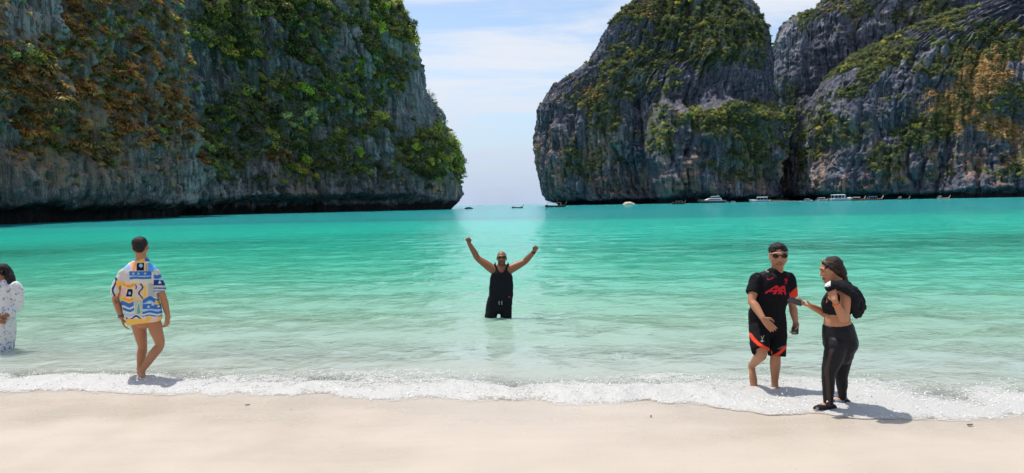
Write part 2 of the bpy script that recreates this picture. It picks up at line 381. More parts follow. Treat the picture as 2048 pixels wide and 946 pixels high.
dome('right_back', 850, [(1535, 400, 2330, 380), (1540, 330, 2330, 300), (1542, 250, 2330, 220), (1543, 170, 2325, 150), (1545, 115, 2320, 110), (1552, 80, 2315, 90), (1566, 52, 2310, 70), (1590, 32, 2300, 50), (1640, 14, 2290, 30),
     (1656, -8, 2280, -20), (1700, -40, 2260, -60), (1800, -90, 2220, -90)],
     440, 250, [(0, 95), (0.3, 88), (0.55, 75), (0.8, 55), (1, 25)], 3.2, M_ROCK_FAR, 'high limestone wall behind the dark gully, right of the dome', 409, 1.9, None,
     green=[(1620, 40, 60, 30, .5), (1700, 20, 80, 40, .4), (1590, 220, 20, 60, .5), (1880, 30, 100, 40, .5)],
     dry=[(1700, 10, 80, 30, .3), (1990, 40, 60, 30, .4)], stain_z=60, gbase=-0.05, dbase=-0.35)
def slopes(px, py, z):
    w = sstep(1780, 1950, px) * 20 * sstep(240, 420, py) + 8 * np.exp(-((px - 1700) / 40) ** 2) * sstep(120, 260, py)
    return w
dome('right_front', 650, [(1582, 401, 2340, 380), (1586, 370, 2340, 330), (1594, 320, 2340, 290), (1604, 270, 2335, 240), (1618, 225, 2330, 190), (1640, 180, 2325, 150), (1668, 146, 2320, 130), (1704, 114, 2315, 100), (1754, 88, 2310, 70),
     (1806, 64, 2300, 40), (1862, 44, 2290, 10), (1920, 20, 2280, -20), (2000, -6, 2270, -40), (2120, -30, 2260, -55)],
     760, 284, [(0, 105), (0.25, 98), (0.5, 78), (0.75, 45), (0.9, 22), (1, 8)], 2.4, M_ROCK_FAR, 'fluted limestone slope with a sweep of orange grass at the right', 503, 1.7, slopes, calm=[(1930, 205, 70, 60, .7), (1985, 130, 60, 60, .6), (1720, 110, 60, 30, .4)],
     green=[(1850, 250, 60, 40, .7), (1690, 270, 40, 40, .5), (1760, 330, 40, 40, .4), (2000, 90, 60, 50, .6), (1720, 110, 80, 40, .75), (1640, 300, 20, 70, .6), (2030, 200, 30, 80, .5), (1930, 110, 60, 40, .4)],
     dry=[(1925, 215, 60, 40, 1.6), (1965, 160, 50, 50, 1.5), (2000, 250, 60, 35, 1.2), (2020, 90, 50, 40, .7), (1780, 80, 60, 20, .4), (1980, 320, 60, 30, .4)], stain_z=60, gbase=-0.05, dbase=-0.32)
# ------------------------------------------------------------------ sand, sea bed and water
SH_X = np.array([-60, -14, -7, 0, 2.2, 4.5, 9, 60]); 
_sh = [WZ(0, 772), WZ(512, 778), WZ(1024, 792), WZ(1536, 802), WZ(2048, 822)]
SH_PX = np.array([p[0] for p in _sh]); SH_PY = np.array([p[1] for p in _sh])
def shore_y(x):
    """distance at which the still water meets the sand"""
    c = np.polyfit(SH_PX, SH_PY, 2)
    xs = np.clip(x, -12, 10)
    return np.polyval(c, xs) + (x - xs) * -0.02
def bed_z(x, y):
    d = y - shore_y(x)
    up = -d * 0.045
    dn = -np.where(d < 0, 0, 0.055 * d + 0.040 * d ** 1.25 / (1 + d / 60.0))
    dn = np.maximum(dn, -10.5)
    return np.where(d < 0, up + np.where(d < -6, (-6 - d) * 0.06, 0), dn)
def sand():
    ys = np.r_[np.linspace(-14, 3, 20), np.linspace(3.2, 16, 120), np.geomspace(16.4, 120, 60), np.geomspace(130, 3000, 26)]
    xs = np.r_[-np.geomspace(3000, 16, 34), np.linspace(-15.5, 15.5, 190), np.geomspace(16, 3000, 34)]
    X, Y = np.meshgrid(xs, ys)
    Z = bed_z(X, Y)
    near = np.exp(-((Y - 7) / 7) ** 2) * (np.abs(X) < 16)
    # faint swash lines and drag marks left by the last waves
    w = Y + 0.10 * X + 0.5 * fbm(X / 2.6, Y / 2.6, oct=2, seed=3)
    Z = Z + near * (0.010 * fbm(X / 1.1, Y / 0.5, oct=4, seed=5) + 0.012 * np.exp(-np.abs(vnoise(w / 0.75, X / 6, seed=8)) / .12) + 0.02 * fbm(X / 4, Y / 2.5, oct=2, seed=6))
    wet = np.clip(1 - (shore_y(X) - Y - 0.4 + 0.5 * fbm(X / 1.4, Y / 0.8, oct=3, seed=12)) / 1.3, 0, 1)
    V = np.stack([X, Y, Z], -1).reshape(-1, 3)
    m, t, out = mat_new('wet_coral_sand')
    g = N(t, 'ShaderNodeNewGeometry')
    n1 = N(t, 'ShaderNodeTexNoise', ins={'Scale': 0.8, 'Detail': 5.0, 'Roughness': 0.55}); L(t, g.outputs['Position'], n1.inputs['Vector'])
    mp = N(t, 'ShaderNodeMapping', ins={'Scale': (0.5, 2.2, 1), 'Rotation': (0, 0, 0.1)}); L(t, g.outputs['Position'], mp.inputs[0])
    n2 = N(t, 'ShaderNodeTexNoise', ins={'Scale': 1.3, 'Detail': 6.0, 'Roughness': 0.6, 'Distortion': 0.6}); L(t, mp.outputs[0], n2.inputs['Vector'])
    n3 = N(t, 'ShaderNodeTexNoise', ins={'Scale': 420.0, 'Detail': 2.0}); L(t, g.outputs['Position'], n3.inputs['Vector'])
    x1 = N(t, 'ShaderNodeMix', data_type='RGBA', ins={'A': (0.435, 0.37, 0.30, 1), 'B': (0.49, 0.425, 0.355, 1)}); L(t, n2.outputs['Fac'], x1.inputs['Factor'])
    r3 = N(t, 'ShaderNodeMapRange', ins={'From Min': 0.3, 'From Max': 0.7, 'To Min': 0.93, 'To Max': 1.06}); L(t, n3.outputs['Fac'], r3.inputs[0])
    vm = N(t, 'ShaderNodeVectorMath', operation='SCALE'); L(t, x1.outputs['Result'], vm.inputs[0]); L(t, r3.outputs[0], vm.inputs['Scale'])
    p = N(t, 'ShaderNodeBsdfPrincipled', ins={'Specular IOR Level': 0.35}); L(t, vm.outputs[0], p.inputs['Base Color'])
    rr = N(t, 'ShaderNodeMapRange', ins={'From Min': 0.35, 'From Max': 0.65, 'To Min': 0.30, 'To Max': 0.62}); L(t, n1.outputs['Fac'], rr.inputs[0]); 
    at = N(t, 'ShaderNodeAttribute', attribute_name='wet'); sp_ = N(t, 'ShaderNodeSeparateColor'); L(t, at.outputs['Color'], sp_.inputs[0])
    wm = N(t, 'ShaderNodeMath', operation='MULTIPLY_ADD', ins={1: -0.30}); L(t, sp_.outputs[0], wm.inputs[0]); L(t, rr.outputs[0], wm.inputs[2]); L(t, wm.outputs[0], p.inputs['Roughness'])
    b = N(t, 'ShaderNodeBump', ins={'Strength': 0.35, 'Distance': 0.004}); L(t, n3.outputs['Fac'], b.inputs['Height'])
    b2 = N(t, 'ShaderNodeBump', ins={'Strength': 0.5, 'Distance': 0.02}); L(t, n2.outputs['Fac'], b2.inputs['Height']); L(t, b.outputs[0], b2.inputs['Normal']); L(t, b2.outputs[0], p.inputs['Normal'])
    L(t, p.outputs[0], out.inputs[0])
    link('beach', new_mesh('beach', V, grid_faces(len(ys), len(xs)), True, m, {'wet': np.repeat(wet.reshape(-1, 1), 3, 1)}), label='pale wet sand beach with faint swash lines', kind='structure')
sand()

RINGS = [tuple(WZ(981, 641)[:2]), tuple(WZ(1013, 641)[:2]), tuple(WZ(10, 706)[:2])]
def wave_z(X, Y):
    """ripples and low swell, real height on the near water"""
    near = 1 - sstep(25, 90, Y)
    a = sstep(0.0, 2.5, Y - shore_y(X))
    sw = 0.034 * np.sin((Y * 2.1 + 0.22 * X + 1.8 * fbm(X / 5, Y / 4, oct=2, seed=31)))
    rp = 0.040 * fbm(X / 0.75, Y / 0.52, oct=3, seed=33) + 0.024 * (1 - 2 * np.abs(fbm(X / 0.7 + 0.2 * Y, Y / 0.38, oct=2, seed=35)))
    rg = 0
    for (cx, cy) in RINGS:
        r_ = np.hypot(X - cx, Y - cy); rg = rg + 0.016 * np.sin(r_ * 15) * np.exp(-r_ / 0.7)
    return rg + (sw + rp) * near * (0.25 + 0.75 * a) + 0.05 * sstep(0.9, 0.0, np.abs(Y - shore_y(X) - 0.9)) * 0.0
def water():
    ys = np.r_[np.arange(6.0, 20, 0.068), np.geomspace(20.05, 110, 140), np.geomspace(111, 3000, 60)]
    xs = np.r_[-np.geomspace(3000, 20, 34), np.linspace(-19.8, 19.8, 260), np.geomspace(20, 3000, 34)]
    X, Y = np.meshgrid(xs, ys)
    Z = wave_z(X, Y)
    d = np.maximum(-bed_z(X, Y), 0)
    V = np.stack([X, Y, Z], -1).reshape(-1, 3)
    F = grid_faces(len(ys), len(xs))
    dep = d.ravel()
    keep = (Y - shore_y(X)).ravel() > -0.9
    F = F[keep[F].all(1)]
    # sea-grass and reefs in dark bands, with the left cliff's dark reflection painted in
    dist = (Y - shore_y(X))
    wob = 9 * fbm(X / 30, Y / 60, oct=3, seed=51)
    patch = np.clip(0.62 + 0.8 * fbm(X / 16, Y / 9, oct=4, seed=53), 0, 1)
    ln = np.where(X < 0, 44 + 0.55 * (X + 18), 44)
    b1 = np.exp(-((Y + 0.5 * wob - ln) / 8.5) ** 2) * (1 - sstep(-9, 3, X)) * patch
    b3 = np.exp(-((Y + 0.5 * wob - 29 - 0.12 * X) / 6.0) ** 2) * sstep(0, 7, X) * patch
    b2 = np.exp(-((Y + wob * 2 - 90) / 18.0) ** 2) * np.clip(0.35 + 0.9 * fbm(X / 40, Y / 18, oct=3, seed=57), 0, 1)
    reef_refl = np.clip(b1 + 0.75 * b3 + 0.6 * b2, 0, 1).ravel()
    cols = np.stack([np.clip(dep / 10, 0, 1), reef_refl, np.clip(dist.ravel() / 400, 0, 1)], 1)
    m, t, out = mat_new('turquoise_sea_water')
    at = N(t, 'ShaderNodeAttribute', attribute_name='depth'); sp = N(t, 'ShaderNodeSeparateColor'); L(t, at.outputs['Color'], sp.inputs[0])
    # body colour of the water by its depth over white sand
    ramp = N(t, 'ShaderNodeValToRGB'); e = ramp.color_ramp.elements
    stops = [(0, (0.346, 0.350, 0.303)), (0.02, (0.277, 0.350, 0.307)), (0.05, (0.208, 0.337, 0.258)), (0.085, (0.147, 0.336, 0.241)), (0.135, (0.078, 0.335, 0.232)), (0.2, (0.047, 0.344, 0.232)), (0.32, (0.025, 0.328, 0.234)), (0.55, (0.020, 0.410, 0.313)), (0.88, (0.027, 0.414, 0.342)), (1, (0.027, 0.291, 0.298))]
    e[0].position, e[0].color = stops[0][0], (*stops[0][1], 1); e[1].position, e[1].color = stops[-1][0], (*stops[-1][1], 1)
    for p_, c_ in stops[1:-1]:
        q = e.new(p_); q.color = (*c_, 1)
    L(t, sp.outputs[0], ramp.inputs[0])
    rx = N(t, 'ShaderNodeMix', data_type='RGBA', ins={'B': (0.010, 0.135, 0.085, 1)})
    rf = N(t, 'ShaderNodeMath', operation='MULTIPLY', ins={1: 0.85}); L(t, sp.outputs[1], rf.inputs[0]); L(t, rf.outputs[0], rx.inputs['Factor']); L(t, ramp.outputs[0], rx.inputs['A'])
    g = N(t, 'ShaderNodeNewGeometry')
    def rip(scale, st, det, rot=0.0, dist=0.0):
        mp = N(t, 'ShaderNodeMapping', ins={'Scale': st, 'Rotation': (0, 0, rot)}); L(t, g.outputs['Position'], mp.inputs[0])
        n = N(t, 'ShaderNodeTexNoise', ins={'Scale': scale, 'Detail': det, 'Roughness': 0.55, 'Distortion': dist}); L(t, mp.outputs[0], n.inputs['Vector']); return n.outputs['Fac']
    r1 = rip(2.4, (0.68, 1.0, 1), 4.0, 0.12, 0.5); r2 = rip(7.0, (0.75, 1.0, 1), 3.0, -0.15, 0.3); r3 = rip(0.42, (0.65, 1.0, 1), 2.0, 0.1)
    b1_ = N(t, 'ShaderNodeBump', ins={'Strength': 1.0, 'Distance': 0.065}); L(t, r1, b1_.inputs['Height'])
    b2_ = N(t, 'ShaderNodeBump', ins={'Strength': 1.0, 'Distance': 0.016}); L(t, r2, b2_.inputs['Height']); L(t, b1_.outputs[0], b2_.inputs['Normal'])
    b3_ = N(t, 'ShaderNodeBump', ins={'Strength': 1.0, 'Distance': 0.30}); L(t, r3, b3_.inputs['Height']); L(t, b2_.outputs[0], b3_.inputs['Normal'])
    nor = b3_.outputs[0]
    # calmer in the shallows
    dif = N(t, 'ShaderNodeSubsurfaceScattering', falloff='BURLEY', ins={'Scale': 0.55, 'Radius': (1, 1, 1)}); L(t, rx.outputs['Result'], dif.inputs[0])
    tr = N(t, 'ShaderNodeBsdfTransparent', ins={0: (0.90, 0.97, 0.95, 1)})
    fa = N(t, 'ShaderNodeMapRange', interpolation_type='SMOOTHSTEP', ins={'From Min': 0.0, 'From Max': 0.009, 'To Min': 0.0, 'To Max': 1.0}); L(t, sp.outputs[0], fa.inputs[0])
    mb = N(t, 'ShaderNodeMixShader'); L(t, fa.outputs[0], mb.inputs[0]); L(t, tr.outputs[0], mb.inputs[1]); L(t, dif.outputs[0], mb.inputs[2])
    gl = N(t, 'ShaderNodeBsdfGlossy', ins={'Roughness': 0.05, 'Color': (1, 1, 1, 1)}); L(t, nor, gl.inputs['Normal'])
    fr = N(t, 'ShaderNodeFresnel', ins={'IOR': 1.33}); L(t, nor, fr.inputs['Normal'])
    fm = N(t, 'ShaderNodeMath', operation='MULTIPLY', ins={1: 0.85}); L(t, fr.outputs[0], fm.inputs[0])
    mn = N(t, 'ShaderNodeMath', operation='MINIMUM', ins={1: 0.58}); L(t, fm.outputs[0], mn.inputs[0])
    ms = N(t, 'ShaderNodeMixShader'); L(t, mn.outputs[0], ms.inputs[0]); L(t, mb.outputs[0], ms.inputs[1]); L(t, gl.outputs[0], ms.inputs[2])
    L(t, ms.outputs[0], out.inputs[0])
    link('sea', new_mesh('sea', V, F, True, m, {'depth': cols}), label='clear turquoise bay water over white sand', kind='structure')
water()
# ------------------------------------------------------------------ vegetation on the cliffs
def leaf_mat():
    m, t, out = mat_new('cliff_foliage')
    a = N(t, 'ShaderNodeAttribute', attribute_type='INSTANCER', attribute_name='tint')
    v = N(t, 'ShaderNodeAttribute', attribute_name='leafvar')
    sx = N(t, 'ShaderNodeVectorMath', operation='MULTIPLY'); L(t, a.outputs['Vector'], sx.inputs[0]); L(t, v.outputs['Color'], sx.inputs[1])
    d = N(t, 'ShaderNodeBsdfDiffuse'); L(t, sx.outputs[0], d.inputs[0])
    tl = N(t, 'ShaderNodeBsdfTranslucent')
    s2 = N(t, 'ShaderNodeVectorMath', operation='MULTIPLY', ins={1: (1.25, 1.35, 0.7)}); L(t, sx.outputs[0], s2.inputs[0]); L(t, s2.outputs[0], tl.inputs[0])
    gl = N(t, 'ShaderNodeBsdfGlossy', ins={'Roughness': 0.45, 'Color': (1, 1, 1, 1)})
    ms = N(t, 'ShaderNodeMixShader', ins={0: 0.42}); L(t, d.outputs[0], ms.inputs[1]); L(t, tl.outputs[0], ms.inputs[2])
    m2 = N(t, 'ShaderNodeMixShader', ins={0: 0.035}); L(t, ms.outputs[0], m2.inputs[1]); L(t, gl.outputs[0], m2.inputs[2])
    L(t, m2.outputs[0], out.inputs[0]); return m
M_LEAF = leaf_mat()
M_TWIG = simple_mat('weathered_grey_twig', (0.20, 0.18, 0.155), 0.9)
M_TRUNK = simple_mat('cliff_tree_bark', (0.13, 0.10, 0.075), 0.9, bump=0.5, bscale=8)

def shrub_mesh(seed, nl, lumps, leaf, flat=0.8, spread=0.75, name='foliage'):
    r = np.random.default_rng(seed)
    V = []; F = []; Cc = []
    cs = r.normal(size=(lumps, 3)); cs /= np.linalg.norm(cs, axis=1, keepdims=True)
    cs *= spread * r.uniform(0.35, 1.0, (lumps, 1)); cs[:, 2] = np.abs(cs[:, 2]) * flat + 0.25
    rs = r.uniform(0.28, 0.52, lumps); lv = r.uniform(0.72, 1.28, lumps)
    for i in range(nl):
        k = r.integers(lumps)
        d = r.normal(size=3); d /= np.linalg.norm(d)
        p = cs[k] + d * rs[k] * r.uniform(0.45, 1.08) * np.array([1, 1, 0.8])
        nrm = d * 0.8 + r.normal(size=3) * 0.6 + np.array([0, 0, 0.5]); nrm /= np.linalg.norm(nrm)
        a = np.cross(nrm, r.normal(size=3)); a /= np.linalg.norm(a); b = np.cross(nrm, a)
        s = leaf * r.uniform(0.6, 1.35)
        n0 = len(V)
        V += [p - a * s, p + b * s * 0.55 + nrm * s * 0.15, p + a * s, p - b * s * 0.55 - nrm * s * 0.1]
        F.append((n0, n0 + 1, n0 + 2, n0 + 3))
        c = lv[k] * r.uniform(0.75, 1.25); Cc += [(c * r.uniform(0.9, 1.1), c, c * r.uniform(0.8, 1.2))] * 4
    return new_mesh(name, np.array(V), np.array(F), False, M_LEAF, {'leafvar': np.array(Cc)})
def tuft_mesh(seed, nb):
    r = np.random.default_rng(seed); V = []; F = []; Cc = []
    for i in range(nb):
        az = r.uniform(0, 6.283); d = np.array([math.cos(az), math.sin(az), 0])
        base = d * r.uniform(0, 0.35) + np.array([0, 0, r.uniform(-.1, .15)]); ln = r.uniform(0.5, 1.15); w = r.uniform(0.045, 0.095)
        side = np.array([-d[1], d[0], 0]) * w
        p = base.copy(); v = d * 0.45 + np.array([0, 0, 1.0]); n0 = len(V); c = r.uniform(0.6, 1.4)
        for j in range(4):
            wj = (1, 0.95, 0.7, 0.12)[j]
            V += [p - side * wj, p + side * wj]; Cc += [(c, c * r.uniform(.9, 1.1), c)] * 2
            p = p + v / np.linalg.norm(v) * ln / 3; v = v + np.array([0, 0, -0.75]) + d * 0.25
        for j in range(3): F.append((n0 + 2 * j, n0 + 2 * j + 1, n0 + 2 * j + 3, n0 + 2 * j + 2))
    return new_mesh('grass', np.array(V), np.array(F), False, M_LEAF, {'leafvar': np.array(Cc)})
def twig_mesh(seed):
    r = np.random.default_rng(seed); V = []; F = []
    def seg(p, q, ra, rb):
        d = (q - p); d = d / np.linalg.norm(d); a = np.cross(d, [0.3, 0.5, 0.8]); a /= np.linalg.norm(a); b = np.cross(d, a); n0 = len(V)
        for (c, rr) in ((p, ra), (q, rb)):
            for k in range(3): V.append(c + (a * math.cos(k * 2.094) + b * math.sin(k * 2.094)) * rr)
        for k in range(3): F.append((n0 + k, n0 + (k + 1) % 3, n0 + 3 + (k + 1) % 3, n0 + 3 + k))
    def grow(p, d, ln, ra, lev):
        q = p + d * ln; seg(p, q, ra, ra * 0.65)
        if lev == 0: return
        for k in range(3 if lev > 1 else 2):
            e = d + r.normal(size=3) * 0.55; e[2] += 0.15; e /= np.linalg.norm(e)
            grow(p + d * ln * r.uniform(0.55, 1.0), e, ln * r.uniform(0.6, 0.8), ra * 0.6, lev - 1)
    for k in range(3):
        d = np.array([r.normal() * 0.5, r.normal() * 0.5, 1]); d /= np.linalg.norm(d)
        grow(np.zeros(3), d, 0.55, 0.035, 4)
    return new_mesh('twigs', np.array(V), np.array(F), False, M_TWIG)
SHRUBS = [shrub_mesh(1, 420, 7, 0.115), shrub_mesh(2, 380, 9, 0.105, 0.6, 0.9), shrub_mesh(3, 300, 6, 0.13, 1.1, 0.7), shrub_mesh(4, 460, 11, 0.095, 0.7, 0.95), shrub_mesh(5, 240, 8, 0.10, 0.9, 1.0)]
TUFTS = [tuft_mesh(6, 46), tuft_mesh(7, 60)]
TWIGS = [twig_mesh(8), twig_mesh(9)]
PROTO = bpy.data.collections.new('plant_kinds')
for i, me in enumerate(SHRUBS + TUFTS + TWIGS):
    o = bpy.data.objects.new('plant_kind_%02d' % i, me); PROTO.objects.link(o)
def instancer(name):
    ng = bpy.data.node_groups.new(name, 'GeometryNodeTree')
    ng.interface.new_socket('Geometry', in_out='INPUT', socket_type='NodeSocketGeometry')
    ng.interface.new_socket('Geometry', in_out='OUTPUT', socket_type='NodeSocketGeometry')
    gi = ng.nodes.new('NodeGroupInput'); go = ng.nodes.new('NodeGroupOutput')
    ip = ng.nodes.new('GeometryNodeInstanceOnPoints'); ci = ng.nodes.new('GeometryNodeCollectionInfo')
    return ng, gi, go, ip, ci
def make_scatter_group(name, coll):
    ng, gi, go, ip, ci = instancer(name)
    ci.inputs['Collection'].default_value = coll; ci.inputs['Separate Children'].default_value = True; ci.inputs['Reset Children'].default_value = True
    def attr(n, ty):
        a = ng.nodes.new('GeometryNodeInputNamedAttribute'); a.data_type = ty; a.inputs['Name'].default_value = n; return a.outputs['Attribute']
    ng.links.new(gi.outputs[0], ip.inputs['Points']); ng.links.new(ci.outputs[0], ip.inputs['Instance'])
    ip.inputs['Pick Instance'].default_value = True
    ng.links.new(attr('kindex', 'INT'), ip.inputs['Instance Index'])
    er = ng.nodes.new('FunctionNodeEulerToRotation'); ng.links.new(attr('rot', 'FLOAT_VECTOR'), er.inputs[0]); ng.links.new(er.outputs[0], ip.inputs['Rotation'])
    ng.links.new(attr('scl', 'FLOAT_VECTOR'), ip.inputs['Scale'])
    ng.links.new(ip.outputs[0], go.inputs[0])
    return ng
NG_PLANTS = make_scatter_group('plants_on_points', PROTO)
def scatter_obj(name, label, P, K, R, S, T, ng):
    me = bpy.data.meshes.new(name); me.vertices.add(len(P)); me.vertices.foreach_set('co', np.asarray(P, np.float32).ravel())
    def add(n, ty, arr, fld):
        a = me.attributes.new(n, ty, 'POINT'); a.data.foreach_set(fld, arr.ravel())
    add('kindex', 'INT', np.asarray(K, np.int32), 'value'); add('rot', 'FLOAT_VECTOR', np.asarray(R, np.float32), 'vector')
    add('scl', 'FLOAT_VECTOR', np.asarray(S, np.float32), 'vector'); add('tint', 'FLOAT_VECTOR', np.asarray(T, np.float32), 'vector')
    o = link(name, me, label=label, kind='stuff'); md = o.modifiers.new('scatter', 'NODES'); md.node_group = ng
    return o

PAL = {'dark': (0.060, 0.090, 0.020), 'mid': (0.125, 0.170, 0.028), 'bright': (0.27, 0.36, 0.035), 'lime': (0.40, 0.47, 0.06), 'yellow': (0.40, 0.35, 0.06),
       'olive': (0.150, 0.145, 0.040), 'pale': (0.29, 0.33, 0.14), 'brown': (0.20, 0.105, 0.038), 'dry': (0.40, 0.20, 0.055), 'straw': (0.56, 0.36, 0.13), 'grey': (0.15, 0.14, 0.125)}
for _k in PAL: PAL[_k] = tuple(min(.6, c * 1.2) for c in PAL[_k])
INDIV = []
def populate(key, n, kinds, smin, smax, extra_regions=(), where=''):
    """kinds: list of (weight_key, proto range, palette names+weights)"""
    c = CLIFFS[key]; V, Nn = c['V'], c['N']
    to = CAM - V; facing = (Nn * to).sum(1) / np.linalg.norm(to, axis=1)
    vis = (c['px'] > -120) & (c['px'] < 2170) & (c['py'] > -90) & (V[:, 1] > 20) & (facing > -0.35) & (V[:, 2] > 4)
    P_all = []; K_all = []; R_all = []; S_all = []; T_all = []
    for (field, frac, ks, pal, ss, base) in kinds:
        wgt = ((c[field] ** 2.6 + base * 0.6) if base >= 0 else 0 * c[field] + 1e-9) * vis
        for (cx, cy, rx, ry, a, fld) in extra_regions:
            if fld == field: wgt = wgt + a * np.exp(-(((c['px'] - cx) / rx) ** 2 + ((c['py'] - cy) / ry) ** 2)) * vis
        wgt = wgt / wgt.sum()
        m = int(n * frac)
        idx = rng.choice(len(V), m, replace=False, p=wgt)
        names = list(pal); pw = np.array([pal[q] for q in names], float)
        hue = fbm(V[idx, 0] / 16, V[idx, 1] / 16, V[idx, 2] / 14, oct=2, seed=77)
        for q, i in enumerate(idx):
            s = rng.uniform(0, 1) ** 2.6 * (smax - smin) + smin; s *= ss * (0.6 + 0.65 * min(1.0, float(c[field][i]) * 1.3))
            w2 = pw * np.exp(-0.5 * ((np.arange(len(names)) / max(1, len(names) - 1) - 0.5 - hue[q] * 1.0) / 0.42) ** 2); w2 /= w2.sum()
            col = np.array(PAL[names[rng.choice(len(names), p=w2)]]) * rng.uniform(0.72, 1.3)
            tilt = Vector((Nn[i, 0] * 0.55, Nn[i, 1] * 0.55, 1.0)).normalized()
            e = (tilt.to_track_quat('Z', 'Y') @ Quaternion((0, 0, 1), rng.uniform(0, 6.28))).to_euler()
            P_all.append(V[i] + Nn[i] * 0.12 * s - np.array([0, 0, 0.1 * s])); K_all.append(ks[rng.integers(len(ks))]); R_all.append(tuple(e))
            z_ = rng.uniform(0.75, 1.2)
            S_all.append((s, s, s * z_)); T_all.append(col)
    P_all = np.array(P_all); K_all = np.array(K_all); S_all = np.array(S_all); R_all = np.array(R_all); T_all = np.array(T_all)
    return dict(key=key, P=P_all, K=K_all, R=R_all, S=S_all, T=T_all)
G_ = [0, 1, 2, 3, 4]; TF = [5, 6]; TW = [7, 8]
lush = {'dark': 3.2, 'olive': 3.6, 'mid': 2.8, 'pale': .9, 'bright': .8, 'yellow': .9}
far = {'fdark': 3, 'folive': 3.5, 'fmid': 4, 'fpale': 1.6, 'yellow': .5}
dryp = {'fstraw': 4, 'dry': 1.5, 'folive': 1.5}
PAL.update(fdark=(0.055, 0.078, 0.028), folive=(0.125, 0.130, 0.045), fmid=(0.105, 0.140, 0.036), fpale=(0.235, 0.255, 0.085), fstraw=(0.60, 0.39, 0.16))  # far greens muted, with the haze painted into their colour
limep = {'bright': 2, 'lime': 3, 'yellow': 1}
Z0 = -1.0     # base that switches the general cover off: only the listed regions count
POPS = [
  populate('near', 9000, [('D', .82, TF, {'brown': 4, 'dry': 3.5, 'straw': .5, 'olive': 1.2}, 1.0, .02), ('G', .13, G_, lush, .9, .01), ('D', .05, TW, {'grey': 1}, 1.2, .02)], 0.45, 2.1,
           [(235, 60, 40, 40, .4, 'G')]),
  populate('near', 520, [('G', 1.0, G_, limep, .8, Z0)], 0.5, 1.9, [(378, 30, 12, 40, 1.5, 'G'), (400, 110, 10, 50, 1.5, 'G'), (424, 200, 10, 50, 1.6, 'G'), (110, 265, 22, 10, .6, 'G'), (335, 260, 15, 8, .5, 'G'), (80, 110, 30, 20, .25, 'G')]),
  populate('head', 8200, [('G', .78, G_, lush, 1.0, .015), ('D', .08, TF, {'brown': 3, 'dry': 3, 'olive': 2}, .8, .02), ('G', .14, TW, {'grey': 1}, 1.25, .03)], 0.7, 3.9,
           [(875, 310, 40, 45, .7, 'G'), (470, 60, 60, 60, .8, 'G'), (500, 400, 60, 12, .6, 'D')]),
  populate('head', 560, [('G', 1.0, G_, limep, .9, Z0)], 1.0, 3.6, [(448, 270, 14, 60, 1.0, 'G'), (715, 140, 24, 16, .7, 'G'), (672, 170, 26, 12, .8, 'G'), (485, 12, 40, 16, .9, 'G'), (875, 300, 36, 34, 1.5, 'G'), (600, 250, 30, 14, .4, 'G'), (490, 380, 14, 8, .5, 'G'), (780, 170, 30, 16, .4, 'G'), (560, 60, 60, 40, .15, 'G')]),
  populate('right_dome', 9500, [('G', .78, G_, far, .9, .006), ('D', .18, TF, dryp, .45, .0), ('G', .04, TW, {'grey': 1}, 1.0, .02)], 0.75, 3.5,
           [(1430, 240, 80, 16, .5, 'G'), (1510, 285, 30, 30, .5, 'G')]),
  populate('right_dome', 420, [('G', 1.0, G_, {'fpale': 2, 'yellow': 1, 'bright': .5}, .8, Z0)], 1.0, 3.4, [(1420, 228, 70, 10, 1, 'G'), (1520, 290, 26, 24, .8, 'G'), (1330, 265, 22, 20, .6, 'G'), (1310, 300, 14, 14, .5, 'G')]),
  populate('right_back', 3200, [('G', .9, G_, far, .9, .01), ('D', .10, TF, dryp, .6, .0)], 0.75, 3.3, [(1585, 240, 14, 60, .6, 'G')]),
  populate('right_front', 13500, [('G', .47, G_, far, .9, .006), ('D', .51, TF, dryp, .42, .0), ('G', .02, TW, {'grey': 1}, 1.0, .02)], 0.65, 3.2,
           [(1925, 215, 50, 35, .6, 'D'), (1850, 250, 50, 30, .6, 'G'), (1605, 330, 10, 60, .8, 'G')]),
  populate('right_front', 260, [('G', 1.0, G_, {'fpale': 1.5, 'yellow': 1, 'bright': 1}, .8, Z0)], 0.9, 3.0, [(1870, 255, 50, 22, 1, 'G'), (1690, 245, 30, 14, .8, 'G'), (1780, 315, 16, 24, .6, 'G'), (1990, 210, 40, 40, .5, 'G'), (1604, 320, 8, 50, .8, 'G')]),
]
